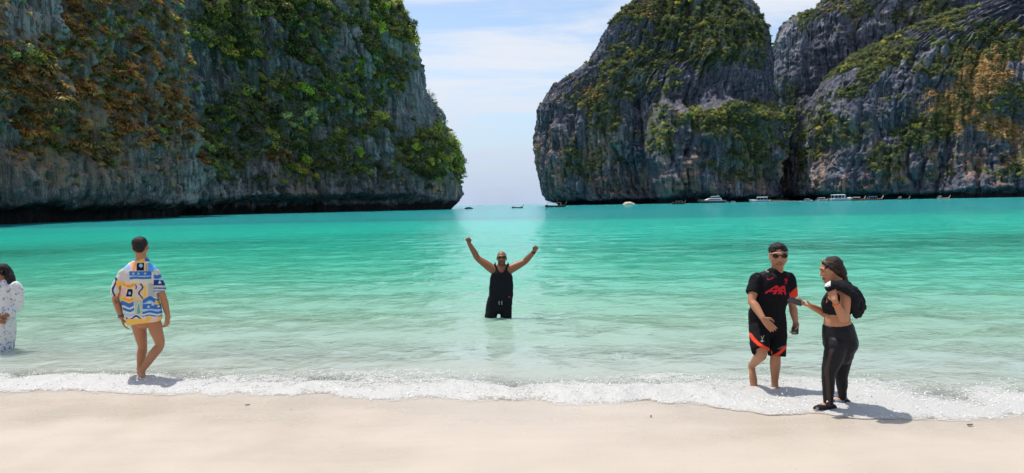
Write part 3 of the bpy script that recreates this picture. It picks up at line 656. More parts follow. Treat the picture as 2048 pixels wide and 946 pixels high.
# the shrubs that show largest are things of their own, the rest is one cover per cliff
cand = []
for pi, p in enumerate(POPS):
    px, py = proj(p['P']); dist = p['P'][:, 1]
    for i in range(len(p['P'])):
        if p['K'][i] <= 4 and -20 < px[i] < 2068 and -20 < py[i] < 420: cand.append((p['S'][i, 0] / dist[i], pi, i))
cand.sort(reverse=True)
chosen = {}
per = [0] * len(POPS); CAPS = [20, 50, 50, 60, 40, 15, 15, 35, 15]
for sz, pi, i in cand:
    if per[pi] < CAPS[pi]: per[pi] += 1; chosen.setdefault(pi, []).append(i)
WHERE = {'near': 'the brown-grassed left wall', 'head': 'the green headland', 'right_dome': 'the rounded massif', 'right_back': 'the wall behind the gully', 'right_front': 'the fluted right slope'}
def trunk_mesh():
    pts = np.array([[0, 0, -0.25], [0.03, 0.02, 0.1], [-0.02, 0.05, 0.42]]); V = []; F = []
    for j, (p, r_) in enumerate(zip(pts, (0.075, 0.055, 0.03))):
        for k in range(6): V.append(p + np.array([math.cos(k * 1.047), math.sin(k * 1.047), 0]) * r_)
    for j in range(2):
        for k in range(6): F.append((j * 6 + k, j * 6 + (k + 1) % 6, j * 6 + 6 + (k + 1) % 6, j * 6 + 6 + k))
    for a in range(4):     # limbs
        az = a * 1.6; q = pts[1] + np.array([math.cos(az), math.sin(az), 0.9]) * 0.42; n0 = len(V)
        for (c_, rr) in ((pts[1], 0.03), (q, 0.012)):
            for k in range(3): V.append(c_ + np.array([math.cos(k * 2.09), math.sin(k * 2.09), 0]) * rr)
        for k in range(3): F.append((n0 + k, n0 + (k + 1) % 3, n0 + 3 + (k + 1) % 3, n0 + 3 + k))
    return new_mesh('trunk', np.array(V), np.array(F), True, M_TRUNK)
TRUNK = trunk_mesh()
def tone(c):
    g = c[1]
    if c[0] > c[1] * 1.02: return 'yellowish'
    return 'bright green' if g > 0.27 else ('dark green' if g < 0.125 else 'mid green')
NAMED = {}
for pi, p in enumerate(POPS):
    ids = chosen.get(pi, [])
    for j, i in enumerate(ids):
        big = j < 14 and pi in (1, 2)
        tn = tone(p['T'][i]); kind = 'tree' if big else 'shrub'
        X_, Y_ = proj(p['P'][i]); x0_, x1_ = {'near': (0, 430), 'head': (420, 930), 'right_dome': (1060, 1560), 'right_back': (1545, 2048), 'right_front': (1585, 2048)}[p['key']]
        hz_ = ('far left part', 'left part', 'middle', 'right part', 'far right part')[int(min(4, max(0, (X_ - x0_) / (x1_ - x0_) * 5)))]
        vt_ = ('highest on', 'high on', 'halfway up', 'low on')[int(min(3, max(0, Y_ / 100)))]
        lab = '%s %s %s %s, %s' % (tn, 'bushy tree' if big else 'shrub', vt_, WHERE[p['key']], hz_)
        grp = '%s %ss on %s' % (tn, kind, WHERE[p['key']])
        tint = [float(x) for x in p['T'][i]]
        if big:
            r_ = bpy.data.objects.new('cliff_tree', None); COL.objects.link(r_)
            r_['label'] = lab; r_['category'] = 'tree'; r_['group'] = grp
            a = link('crown', SHRUBS[int(p['K'][i])], r_); b = link('trunk', TRUNK, r_)
            a['tint'] = tint; root = r_
        else:
            root = link('cliff_shrub', SHRUBS[int(p['K'][i])], None, lab, 'shrub', grp); root['tint'] = tint
        NAMED.setdefault(lab, []).append((float(X_), root))
        root.location = p['P'][i]; root.rotation_euler = tuple(p['R'][i]); root.scale = tuple(p['S'][i])
    keep = np.ones(len(p['P']), bool); keep[ids] = False
    scatter_obj('cliff_vegetation', 'shrubs, dry grass and bare twigs covering ' + WHERE[p['key']], p['P'][keep], p['K'][keep], p['R'][keep], p['S'][keep], p['T'][keep], NG_PLANTS)

ORD = 'first second third fourth fifth sixth seventh eighth ninth tenth eleventh twelfth thirteenth fourteenth fifteenth sixteenth seventeenth eighteenth nineteenth twentieth'.split()
for lab, lst in NAMED.items():
    if len(lst) > 1:
        for k, (x_, o) in enumerate(sorted(lst, key=lambda q: q[0])):
            if k < len(ORD): o['label'] = lab + ', %s from left' % ORD[k]
# ------------------------------------------------------------------ breaking swash: foam sheet and bubbles
_ff = np.array([WZ(x, y) for x, y in [(-300, 783), (0, 786), (250, 792), (500, 797), (760, 800), (1000, 808), (1300, 813), (1600, 831), (1720, 842), (1820, 846), (2048, 840), (2400, 846)]])
_fb = np.array([WZ(x, y) for x, y in [(-300, 742), (0, 742), (250, 742), (500, 741), (800, 744), (1100, 746), (1400, 753), (1700, 763), (2048, 764), (2400, 770)]])
def front_y(x): return np.interp(x, _ff[:, 0], _ff[:, 1])
def back_y(x): return np.interp(x, _fb[:, 0], _fb[:, 1])
def foam_h(x, t):
    """height of the foam over the sand/water at fraction t from its front (0) to its back (1)"""
    lump = 0.75 + 0.6 * fbm(x / 0.9, t * 2.0, oct=2, seed=71)
    return (0.080 * sstep(-0.02, 0.36, t) * (1 - 0.80 * sstep(0.30, 0.95, t))) * lump
def foam_mat():
    m, t, out = mat_new('sea_foam')
    a = N(t, 'ShaderNodeAttribute', attribute_name='dens'); sp = N(t, 'ShaderNodeSeparateColor'); L(t, a.outputs['Color'], sp.inputs[0])
    g = N(t, 'ShaderNodeNewGeometry')
    vo = N(t, 'ShaderNodeTexVoronoi', feature='F1', ins={'Scale': 38.0, 'Randomness': 1.0}); L(t, g.outputs['Position'], vo.inputs['Vector'])
    nn = N(t, 'ShaderNodeTexNoise', ins={'Scale': 14.0, 'Detail': 6.0, 'Roughness': 0.65}); L(t, g.outputs['Position'], nn.inputs['Vector'])
    ad = N(t, 'ShaderNodeMath', operation='MULTIPLY_ADD', ins={1: 1.5, 2: -0.75}); L(t, nn.outputs['Fac'], ad.inputs[0])
    a2 = N(t, 'ShaderNodeMath', operation='ADD'); L(t, ad.outputs[0], a2.inputs[0]); L(t, sp.outputs[0], a2.inputs[1])
    a3 = N(t, 'ShaderNodeMath', operation='MULTIPLY_ADD', ins={1: 0.55}); L(t, vo.outputs['Distance'], a3.inputs[0]); L(t, a2.outputs[0], a3.inputs[2])
    fa = N(t, 'ShaderNodeMapRange', interpolation_type='SMOOTHSTEP', ins={'From Min': 0.08, 'From Max': 0.92, 'To Min': 0.0, 'To Max': 0.97}); L(t, a3.outputs[0], fa.inputs[0])
    p = N(t, 'ShaderNodeBsdfPrincipled', ins={'Base Color': (0.66, 0.655, 0.635, 1), 'Roughness': 0.5, 'Specular IOR Level': 0.5})
    b = N(t, 'ShaderNodeBump', ins={'Strength': 0.6, 'Distance': 0.012}); L(t, vo.outputs['Distance'], b.inputs['Height']); L(t, b.outputs[0], p.inputs['Normal'])
    tl = N(t, 'ShaderNodeBsdfTranslucent', ins={0: (0.62, 0.62, 0.60, 1)})
    m1 = N(t, 'ShaderNodeMixShader', ins={0: 0.35}); L(t, p.outputs[0], m1.inputs[1]); L(t, tl.outputs[0], m1.inputs[2])
    tr = N(t, 'ShaderNodeBsdfTransparent')
    m2 = N(t, 'ShaderNodeMixShader'); L(t, fa.outputs[0], m2.inputs[0]); L(t, tr.outputs[0], m2.inputs[1]); L(t, m1.outputs[0], m2.inputs[2])
    L(t, m2.outputs[0], out.inputs[0]); return m
M_FOAM = foam_mat()
def bubble_mat():
    m, t, out = mat_new('foam_bubble')
    p = N(t, 'ShaderNodeBsdfPrincipled', ins={'Base Color': (0.86, 0.87, 0.86, 1), 'Roughness': 0.12, 'Specular IOR Level': 0.9})
    L(t, p.outputs[0], out.inputs[0]); return m
M_BUB = bubble_mat()
def foam_density(x, t):
    n = fbm(x / 0.55, t * 3.2, oct=4, seed=81); n2 = fbm(x / 2.4, t * 1.2, oct=2, seed=85)
    return 0.85 - 1.0 * sstep(0.22, 1.05, t) + 0.6 * n + 0.45 * n2 - 0.8 * (1 - sstep(0.0, 0.16, t + 0.05 * n))
def foam():
    xs = np.arange(-8.2, 7.2, 0.022); ts = np.linspace(-0.03, 1.05, 64)
    X, Tt = np.meshgrid(xs, ts)
    edge = 0.16 * fbm(X / 0.8, X * 0 + 3, oct=4, seed=73) + 0.10 * fbm(X / 0.22, X * 0 + 9, oct=2, seed=75)
    Y = front_y(X) + (back_y(X) - front_y(X)) * Tt + edge * (1 - Tt)
    base = np.maximum(bed_z(X, Y), wave_z(X, Y))
    fine = 0.020 * fbm(X / 0.14, Y / 0.14, oct=3, seed=77) + 0.008 * (0.5 - np.abs(fbm(X / 0.05, Y / 0.05, oct=2, seed=79)))
    Hh = foam_h(X, Tt)
    dens = foam_density(X, Tt)
    Z = base + 0.006 + np.maximum(Hh + fine * (0.35 + Hh / 0.08), 0) * sstep(-0.25, 0.6, dens)
    V = np.stack([X, Y, Z], -1).reshape(-1, 3); F = grid_faces(len(ts), len(xs))
    keep = (dens + 0.5 * vnoise(X / 0.06, Y / 0.05, seed=88)).ravel() > -0.25
    F = F[keep[F].all(1)]
    used = np.zeros(len(V), bool); used[F.ravel()] = True; mp = np.cumsum(used) - 1
    link('swash_foam', new_mesh('swash_foam', V[used], mp[F], True, M_FOAM, {'dens': np.repeat(np.clip(dens.ravel()[used][:, None], 0, 1), 3, 1)}), label='white foam of a small wave breaking along the sand', kind='stuff')
    # bubbles and flung drops
    bm = bmesh.new(); bmesh.ops.create_icosphere(bm, subdivisions=2, radius=1.0); me = bpy.data.meshes.new('bubble'); bm.to_mesh(me); bm.free(); me.materials.append(M_BUB)
    me.polygons.foreach_set('use_smooth', np.ones(len(me.polygons), bool))
    bc = bpy.data.collections.new('bubble_kinds'); bc.objects.link(bpy.data.objects.new('bubble_kind', me))
    n = 13000; x = rng.uniform(-8, 7, n); t = rng.beta(1.3, 1.7, n) * 1.12 - 0.03
    d = foam_density(x, t); ok = d + rng.uniform(-0.55, 0.35, n) > 0.12; x, t = x[ok], t[ok]
    e = 0.16 * fbm(x / 0.8, x * 0 + 3, oct=4, seed=73) + 0.10 * fbm(x / 0.22, x * 0 + 9, oct=2, seed=75)
    y = front_y(x) + (back_y(x) - front_y(x)) * t + e * (1 - t)
    z = np.maximum(bed_z(x, y), wave_z(x, y)) + 0.006 + foam_h(x, t) * rng.uniform(0.55, 1.15, len(x)) + (rng.uniform(0, 1, len(x)) ** 14) * 0.10
    s = 0.003 + 0.0065 * rng.uniform(0, 1, len(x)) ** 2.5
    # stray glints on the wet sand along old swash lines
    n2 = 1500; x2 = rng.uniform(-7, 6, n2); lines = np.array([6.9, 6.45, 7.4]); y2 = lines[rng.integers(0, 3, n2)] - 0.16 * x2 * 0.6 + 0.35 * fbm(x2 / 1.2, x2 * 0, oct=3, seed=91) + rng.normal(0, .06, n2)
    k2 = (fbm(x2 / .7, y2 / .4, oct=2, seed=93) > 0.05) & (y2 < front_y(x2)) & ((x2 < -0.5) | (rng.uniform(0, 1, n2) < .15)); x2, y2 = x2[k2], y2[k2]
    P = np.concatenate([np.stack([x, y, z], 1), np.stack([x2, y2, bed_z(x2, y2) + 0.005], 1)])
    S = np.concatenate([s, rng.uniform(.0015, .004, len(x2))]); S3 = np.stack([S, S, S * .8], 1)
    scatter_obj('foam_bubbles', 'bubbles and drops of spray glinting on the swash', P, np.zeros(len(P)), np.zeros((len(P), 3)), S3, np.ones((len(P), 3)), make_scatter_group('bubbles_on_points', bc))
foam()

def shell_bits():
    r = np.random.default_rng(44); n = 420; V = []; F = []
    for i in range(n):
        x = r.uniform(-6, 5); y = front_y(x) - 0.15 - abs(r.normal(0, 1.1)); s = r.uniform(.002, .006)
        if y < 4.2: continue
        z = bed_z(x, y) + .016; a = r.uniform(0, 6.28); b = len(V)
        for k in range(5): q = a + k * 1.2566; V.append((x + math.cos(q) * s * r.uniform(.6, 1.2), y + math.sin(q) * s, z))
        V.append((x, y, z + s * .6))
        for k in range(5): F.append((b + k, b + (k + 1) % 5, b + 5))
    link('shell_fragments', new_mesh('shell_fragments', np.array(V), F, False, simple_mat('coral_bits', (.46, .40, .33), .8, var=.4, bscale=9)), label='tiny coral and shell fragments strewn on the sand', kind='stuff')
shell_bits()
# ------------------------------------------------------------------ people
def v3(*a): return np.array(a, float)
def unit(v): v = np.asarray(v, float); return v / max(np.linalg.norm(v), 1e-9)
UP = v3(0, 0, 1)
class Blob:
    """closed tubes and ellipsoids that are fused into one skin"""
    def __init__(s): s.V = []; s.F = []
    def ring_mesh(s, rings, a0, a1):
        n = len(rings[0]); b = len(s.V)
        for r in rings: s.V += list(r)
        k = len(rings)
        for j in range(k - 1):
            for i in range(n): s.F.append((b + j * n + i, b + j * n + (i + 1) % n, b + (j + 1) * n + (i + 1) % n, b + (j + 1) * n + i))
        ia = len(s.V); s.V += [a0, a1]
        for i in range(n):
            s.F.append((ia, b + (i + 1) % n, b + i)); q = b + (k - 1) * n; s.F.append((ia + 1, q + i, q + (i + 1) % n))
    def tube(s, pts, rads, side=None, n=14, flat0=False, flat1=False, sub=4):
        """rads: floats or (r_side, r_other); smooth interpolation between the given stations"""
        pts = np.array(pts, float); R = np.array([(r, r) if np.isscalar(r) else r for r in rads], float)
        m = len(pts); t = np.arange(m); tt = np.linspace(0, m - 1, (m - 1) * sub + 1)
        def cr(A):
            out = []
            for x in tt:
                i = min(int(x), m - 2); f = x - i
                p0, p1, p2, p3 = A[max(i - 1, 0)], A[i], A[i + 1], A[min(i + 2, m - 1)]
                out.append(0.5 * ((2 * p1) + (-p0 + p2) * f + (2 * p0 - 5 * p1 + 4 * p2 - p3) * f ** 2 + (-p0 + 3 * p1 - 3 * p2 + p3) * f ** 3))
            return np.array(out)
        P = cr(pts); RR = np.maximum(cr(R), 0.002)
        T = np.gradient(P, axis=0); T /= np.maximum(np.linalg.norm(T, axis=1, keepdims=True), 1e-9)
        sd = unit(side) if side is not None else unit(np.cross(T[0], v3(0.31, 0.77, 0.55)))
        rings = []
        ang = np.arange(n) * 2 * math.pi / n
        seq = []
        if not flat0: seq += [(0, -0.75, 0.62), (0, -0.45, 0.87)]
        seq += [(i, 0, 1) for i in range(len(P))]
        if not flat1: seq += [(len(P) - 1, 0.45, 0.87), (len(P) - 1, 0.75, 0.62)]
        for (i, ex, k) in seq:
            a = sd - T[i] * np.dot(sd, T[i]); a = unit(a); b = np.cross(T[i], a); sd = a if side is None else sd
            c = P[i] + T[i] * ex * RR[i].min()
            rings.append([c + a * RR[i, 0] * k * math.cos(q) + b * RR[i, 1] * k * math.sin(q) for q in ang])
        e0 = P[0] - T[0] * (0 if flat0 else RR[0].min() * 0.97); e1 = P[-1] + T[-1] * (0 if flat1 else RR[-1].min() * 0.97)
        s.ring_mesh(rings, e0, e1)
    def ell(s, c, ax, n=14):
        """ellipsoid: ax = three axis vectors (already scaled)"""
        A = np.array(ax, float); rings = []
        for j in range(1, n):
            ph = math.pi * j / n
            rings.append([c + A[0] * math.sin(ph) * math.cos(q) + A[1] * math.sin(ph) * math.sin(q) + A[2] * math.cos(ph) for q in np.arange(n) * 2 * math.pi / n])
        s.ring_mesh(rings, c + A[2], c - A[2])
    def fuse(s, voxel=0.006, smooth=4, dec=1.0):
        me = bpy.data.meshes.new('tmp'); me.from_pydata([tuple(v) for v in s.V], [], s.F)
        o = bpy.data.objects.new('tmp', me); COL.objects.link(o)
        bm = bmesh.new(); bm.from_mesh(me); bmesh.ops.recalc_face_normals(bm, faces=bm.faces); bm.to_mesh(me); bm.free()
        r = o.modifiers.new('r', 'REMESH'); r.mode = 'VOXEL'; r.voxel_size = voxel
        if smooth: q = o.modifiers.new('s', 'SMOOTH'); q.factor = 0.5; q.iterations = smooth
        if dec < 1: d = o.modifiers.new('d', 'DECIMATE'); d.ratio = dec
        dg = bpy.context.evaluated_depsgraph_get(); ev = o.evaluated_get(dg).to_mesh()
        V = np.empty(len(ev.vertices) * 3, np.float32); ev.vertices.foreach_get('co', V); V = V.reshape(-1, 3).astype(float)
        Nn = np.empty(len(ev.vertices) * 3, np.float32); ev.vertex_normals.foreach_get('vector', Nn); Nn = Nn.reshape(-1, 3)
        F = [tuple(p.vertices) for p in ev.polygons]
        o.evaluated_get(dg).to_mesh_clear(); bpy.data.objects.remove(o); bpy.data.meshes.remove(me)
        return V, F, Nn
def vc_mat(name, rough, spec=0.4, bump=0.0, bscale=90, sheen=0.0, sss=0.0):
    m, t, out = mat_new(name)
    a = N(t, 'ShaderNodeAttribute', attribute_name='col')
    p = N(t, 'ShaderNodeBsdfPrincipled', ins={'Roughness': rough, 'Specular IOR Level': spec, 'Sheen Weight': sheen}); L(t, a.outputs['Color'], p.inputs['Base Color'])
    if sss:
        p.inputs['Subsurface Weight'].default_value = sss; p.inputs['Subsurface Radius'].default_value = (0.012, 0.004, 0.002)
    if bump:
        c = N(t, 'ShaderNodeTexCoord'); n = N(t, 'ShaderNodeTexNoise', ins={'Scale': bscale, 'Detail': 4.0}); L(t, c.outputs['Object'], n.inputs['Vector'])
        b = N(t, 'ShaderNodeBump', ins={'Strength': bump, 'Distance': 0.01}); L(t, n.outputs['Fac'], b.inputs['Height']); L(t, b.outputs[0], p.inputs['Normal'])
    L(t, p.outputs[0], out.inputs[0]); return m
M_SKIN = vc_mat('skin', 0.48, 0.35, 0.12, 140, 0, 0.06); M_CLOTH = vc_mat('cloth', 0.9, 0.1, 0.35, 30, 0.0); M_HAIR = vc_mat('hair', 0.5, 0.22, 0.8, 130)
M_LENS = simple_mat('sunglass_lens', (0.006, 0.006, 0.008), 0.12, spec=0.3); M_FRAME = simple_mat('gold_wire', (0.30, 0.19, 0.09), 0.4, metal=0.6)
M_PHONE = simple_mat('phone_case_black', (0.012, 0.012, 0.014), 0.35); M_PHONE_B = simple_mat('phone_case_navy', (0.04, 0.055, 0.10), 0.4)
M_BAND = simple_mat('orange_rubber_band', (0.75, 0.16, 0.02), 0.5); M_WATCH = simple_mat('black_rubber_strap', (0.012, 0.012, 0.013), 0.5); M_BLUEBAND = simple_mat('blue_woven_band', (0.05, 0.09, 0.18), 0.7)
M_CORD = simple_mat('white_cord', (0.40, 0.40, 0.39), 0.8)

def head_parts(B, c, F, U, h, jw=1.0):
    """c = middle of the head, F forward, U up, h = chin to crown"""
    F = unit(F); U = unit(U - F * np.dot(U, F)); R = np.cross(F, U)
    def p(x, y, z): return c + (R * x + F * y + U * z) * h
    def ax(a, b, d): return (R * a * h, F * b * h, U * d * h)
    B.ell(p(0, -0.045, 0.13), ax(0.325, 0.405, 0.365))
    B.tube([p(0, .04, .08), p(0, .065, -.12), p(0, .09, -.29), p(0, .12, -.43)], [(.305 * h * jw, .33 * h), (.29 * h * jw, .31 * h), (.24 * h * jw, .265 * h), (.13 * h * jw, .17 * h)], side=R)
    B.tube([p(0, .355, .06), p(0, .395, -.06), p(0, .42, -.125)], [.04 * h, .045 * h, .055 * h])
    B.ell(p(.05, .38, -.14), ax(.045, .045, .038)); B.ell(p(-.05, .38, -.14), ax(.045, .045, .038))
    B.tube([p(-.22, .30, .115), p(0, .365, .125), p(.22, .30, .115)], [.05 * h, .055 * h, .05 * h])
    for s in (-1, 1): B.ell(p(.33 * s, -.03, -.02), ax(.035, .10, .15)); B.ell(p(.17 * s, .30, -.08), ax(.10, .07, .08))
    B.ell(p(0, .375, -.255), ax(.115, .05, .030)); B.ell(p(0, .365, -.305), ax(.095, .05, .030)); B.ell(p(0, .30, -.42), ax(.11, .09, .07))
    return p, R, F, U
def head_paint(V, c, F, U, h, col, base, beard=None):
    F = unit(F); U = unit(U - F * np.dot(U, F)); R = np.cross(F, U)
    Q = (V - c) / h; x, y, z = Q @ R, Q @ F, Q @ U
    near = (np.abs(z) < .6) & (np.abs(x) < .5) & (np.abs(y) < .6); front = near & (y > .15)
    def mixc(mask, cc): col[mask] = cc
    if beard is not None:
        bm = near & (y > -0.05) & (z < -.17) & (z > -.56) & (np.abs(x) < .36); col[bm] = np.array(base) * (1 - beard) + np.array((.02, .016, .014)) * beard
    lip = front & (np.abs(x) < .13) & (z > -.33) & (z < -.235); mixc(lip, np.array(base) * np.array((.85, .55, .55)))
    lipl = front & (np.abs(x) < .14) & (np.abs(z + .282) < .012); mixc(lipl, np.array(base) * .35)
    for s in (-1, 1):
        brow = front & (np.abs(x - .15 * s) < .095) & (np.abs(z - .135 - .02 * (1 - np.abs(x) / .2)) < .016); mixc(brow, (.02, .014, .01))
        eye = front & (((x - .15 * s) / .065) ** 2 + ((z - .04) / .028) ** 2 < 1); mixc(eye, (.22, .18, .16))
        iris = front & (((x - .15 * s) / .028) ** 2 + ((z - .04) / .030) ** 2 < 1); mixc(iris, (.015, .01, .008))
        nos = front & (np.abs(x - .04 * s) < .02) & (np.abs(z + .185) < .015); mixc(nos, np.array(base) * .4)
def hand(B, w, d, nrm, curl, sz=0.185, thumb=1, spread=0.10, wr=0.026):
    """w wrist, d direction of the hand, nrm = the way the palm faces, curl in radians per joint, thumb=+1 on the side d x nrm"""
    d = unit(d); nrm = unit(nrm - d * np.dot(nrm, d)); a = np.cross(d, nrm) * thumb
    pl = sz * 0.52
    B.tube([w - d * 0.02, w + d * pl * .45, w + d * pl * .95], [(wr, wr * .8), (.038, .017), (.043, .0145)], side=a)
    for k, (off, ln) in enumerate(((.031, .94), (.0105, 1.03), (-.0105, .97), (-.031, .78))):
        p = w + d * pl * 0.92 + a * off; L_ = sz * .48 * ln; dd = unit(d + a * off * spread * 30 * (1 - min(curl, 1)))
        pts = [p]; ang = 0
        for j, fr in enumerate((.44, .31, .25)):
            ang += curl * (0.7, 1.1, 0.9)[j]
            q = dd * math.cos(ang) + nrm * math.sin(ang); p = p + q * L_ * fr; pts.append(p)
        B.tube(pts, [.0095, .009, .0085, .0075], n=8, sub=2)
    p = w + d * pl * .25 + a * .03; ta = unit(d * .62 + a * (.75 - .4 * min(curl, 1)) + nrm * (.30 + .3 * min(curl, 1)))
    tb = unit(d * .8 + a * .15 + nrm * (.35 + .45 * min(curl, 1)) - a * .35 * min(curl, 1))
    B.tube([p, p + ta * sz * .21, p + ta * sz * .21 + tb * sz * .17, p + ta * sz * .21 + tb * sz * .30], [.015, .0125, .0105, .008], n=8, sub=2)
def arm(B, S, E, Wr, k=1.0):
    m1 = S + (E - S) * .45; m2 = E + (Wr - E) * .35
    B.tube([S, m1, E, m2, Wr], [.052 * k, .049 * k, .039 * k, .042 * k, .027 * k])
def leg(B, H, K, A, k=1.0):
    m1 = H + (K - H) * .5; m2 = K + (A - K) * .33; back = unit(np.cross(np.cross(K - H, A - K), A - K)) * 0 
    B.tube([H, m1, K, m2, A], [.088 * k, .076 * k, .055 * k, .057 * k, .036 * k])
def traps(B, nk, S1, S2, r0=.05, r1=.055):
    for S in (S1, S2): B.tube([nk, nk * .5 + S * .5 + UP * .008, S], [r0, (r0 + r1) / 2, r1])
def foot(B, A, toe_dir, drop, ln=0.17, k=1.0):
    """A ankle, toe direction, drop = ankle height above the sole"""
    t = unit(toe_dir); heel = A - t * .045 - UP * (drop - .035)
    ball = A + t * ln * .62 - UP * (drop - .026); toe = A + t * ln - UP * (drop - .018)
    sd = np.cross(t, UP); sd = unit(sd) if np.linalg.norm(sd) > .1 else v3(1, 0, 0)
    B.tube([A + UP * .01, A - UP * drop * .5, heel * .5 + (A - UP * (drop - .03)) * .5], [.036 * k, .038 * k, .034 * k])
    B.tube([heel, A + t * .05 - UP * (drop - .042), ball, toe], [(.033 * k, .032), (.036 * k, .038), (.044 * k, .024), (.034 * k, .015)], side=sd)
    for i in range(5):
        q = ball + t * ln * .25 + sd * (i - 2) * .017 - UP * .008; B.tube([q, q + t * (.05 - .006 * abs(i - 1))], [.011, .009], n=6, sub=1)
def person(name_label, base):
    o = bpy.data.objects.new('person', None); COL.objects.link(o); o.location = tuple(base); o['label'] = name_label; o['category'] = 'person'; return o
def part(root, name, VFN, mat, colfn, cut=None, wrinkle=None, label=None):
    V, F, Nn = VFN
    V0 = V.copy()
    if wrinkle: V = V + Nn * wrinkle(V)[:, None]
    col = colfn(V0) if callable(colfn) else np.tile(np.array(colfn, float), (len(V), 1))
    if cut is not None:
        bad = cut(V0); F = [f for f in F if not all(bad[i] for i in f)]
    b = np.array(root.location)
    me = new_mesh(name, V - b, F, True, mat, {'col': col})
    if cut is not None:
        bm = bmesh.new(); bm.from_mesh(me); bmesh.ops.delete(bm, geom=[v for v in bm.verts if not v.link_faces], context='VERTS'); bm.to_mesh(me); bm.free()
    return link(name, me, root, label=label)
def folds(amp, sx=16, sz=9, seed=1, diag=0.5):
    def f(V):
        return amp * (fbm(V[:, 0] * sx + V[:, 2] * sx * diag, V[:, 1] * sx, V[:, 2] * sz, oct=3, seed=seed) * 1.5 + 0.5 * (0.5 - np.abs(fbm(V[:, 0] * sx * .6 - V[:, 2] * sx * .5, V[:, 1] * 8, V[:, 2] * sz * 1.3, oct=2, seed=seed + 4)) * 2))
    return f
def skinvar(base, seed=0):
    base = np.array(base)
    def f(V):
        n = fbm(V[:, 0] * 9, V[:, 1] * 9, V[:, 2] * 9, oct=3, seed=seed)
        return base[None] * (1 + 0.14 * n[:, None] * np.array([[.8, 1, 1]]))
    return f
def strokes(px, py, segs, w):
    """mask of points within w of any polyline; photograph pixels"""
    m = np.zeros(len(px), bool)
    for s in segs:
        for (x0, y0), (x1, y1) in zip(s[:-1], s[1:]):
            dx, dy = x1 - x0, y1 - y0; t = np.clip(((px - x0) * dx + (py - y0) * dy) / max(dx * dx + dy * dy, 1e-6), 0, 1)
            m |= (px - x0 - t * dx) ** 2 + (py - y0 - t * dy) ** 2 < w * w
    return m
def sunglasses(root, p, h, y=.415, z=.045, gold=False, tilt=0):
    B = Blob()
    for s in (-1, 1):
        R_ = p(1, 0, 0) - p(0, 0, 0); F_ = p(0, 1, 0) - p(0, 0, 0); U_ = p(0, 0, 1) - p(0, 0, 0)
        B.ell(p(.165 * s, y - .04, z), (R_ * .125, F_ * .022, U_ * .088))
        B.tube([p(.27 * s, y - .07, z + .04), p(.325 * s, .2, z + .035), p(.335 * s, -.05, z + .02)], [.016 * h, .016 * h, .014 * h], n=6, sub=2)
    B.tube([p(-.05, y, z + .03), p(.05, y, z + .03)], [.018 * h, .018 * h], n=6, sub=1)
    V, F = np.array(B.V), B.F
    b = np.array(root.location)
    return link('sunglasses', new_mesh('sunglasses', V - b, F, True, M_LENS), root)
def ring(root, name, c, ax, r, w, mat, thick=0.004):
    ax = unit(ax); a = unit(np.cross(ax, v3(.2, .5, .9))); b = np.cross(ax, a); V = []; F = []; n = 16
    for (rr, zz) in ((r, -w), (r + thick, -w), (r + thick, w), (r, w)):
        for k in range(n): q = k * 2 * math.pi / n; V.append(c + (a * math.cos(q) + b * math.sin(q)) * rr + ax * zz)
    for j in range(4):
        for k in range(n): F.append((j * n + k, j * n + (k + 1) % n, ((j + 1) % 4) * n + (k + 1) % n, ((j + 1) % 4) * n + k))
    return link(name, new_mesh(name, np.array(V) - np.array(root.location), F, True, mat), root)
def phone(c, ux, uy, uz, size, mat, label):
    """a slim rounded slab with a screen, camera bump"""
    sx, sy, sz = size; ux, uy, uz = unit(ux), unit(uy), unit(uz)
    bm = bmesh.new(); bmesh.ops.create_cube(bm, size=1)
    for v in bm.verts: v.co = Vector((v.co.x * sx, v.co.y * sy, v.co.z * sz))
    bmesh.ops.bevel(bm, geom=[e for e in bm.edges], offset=min(sx, sy, sz) * .4, segments=2, affect='EDGES')
    me = bpy.data.meshes.new('phone'); Mx = Matrix(((ux[0], uy[0], uz[0]), (ux[1], uy[1], uz[1]), (ux[2], uy[2], uz[2])))
    for v in bm.verts: v.co = Mx @ v.co
    bm.to_mesh(me); bm.free(); me.materials.append(mat)
    o = link('mobile_phone', me, None, label, 'phone', loc=c)
    for nm, off, dim, mt in (('screen', sz * .5, (sx * .9, sy * .92, .0016), M_LENS), ('camera_bump', -sz * .5, (sx * .3, sy * .22, .003), M_LENS)):
        bm = bmesh.new(); bmesh.ops.create_cube(bm, size=1)
        for v in bm.verts:
            q = Vector((v.co.x * dim[0], v.co.y * dim[1], v.co.z * dim[2] + off))
            if nm == 'camera_bump': q += Vector((-sx * .25, sy * .3, 0))
            v.co = Mx @ q
        m2 = bpy.data.meshes.new(nm); bm.to_mesh(m2); bm.free(); m2.materials.append(mt); link(nm, m2, o)
    return o
NAVY = (0.012, 0.013, 0.017)

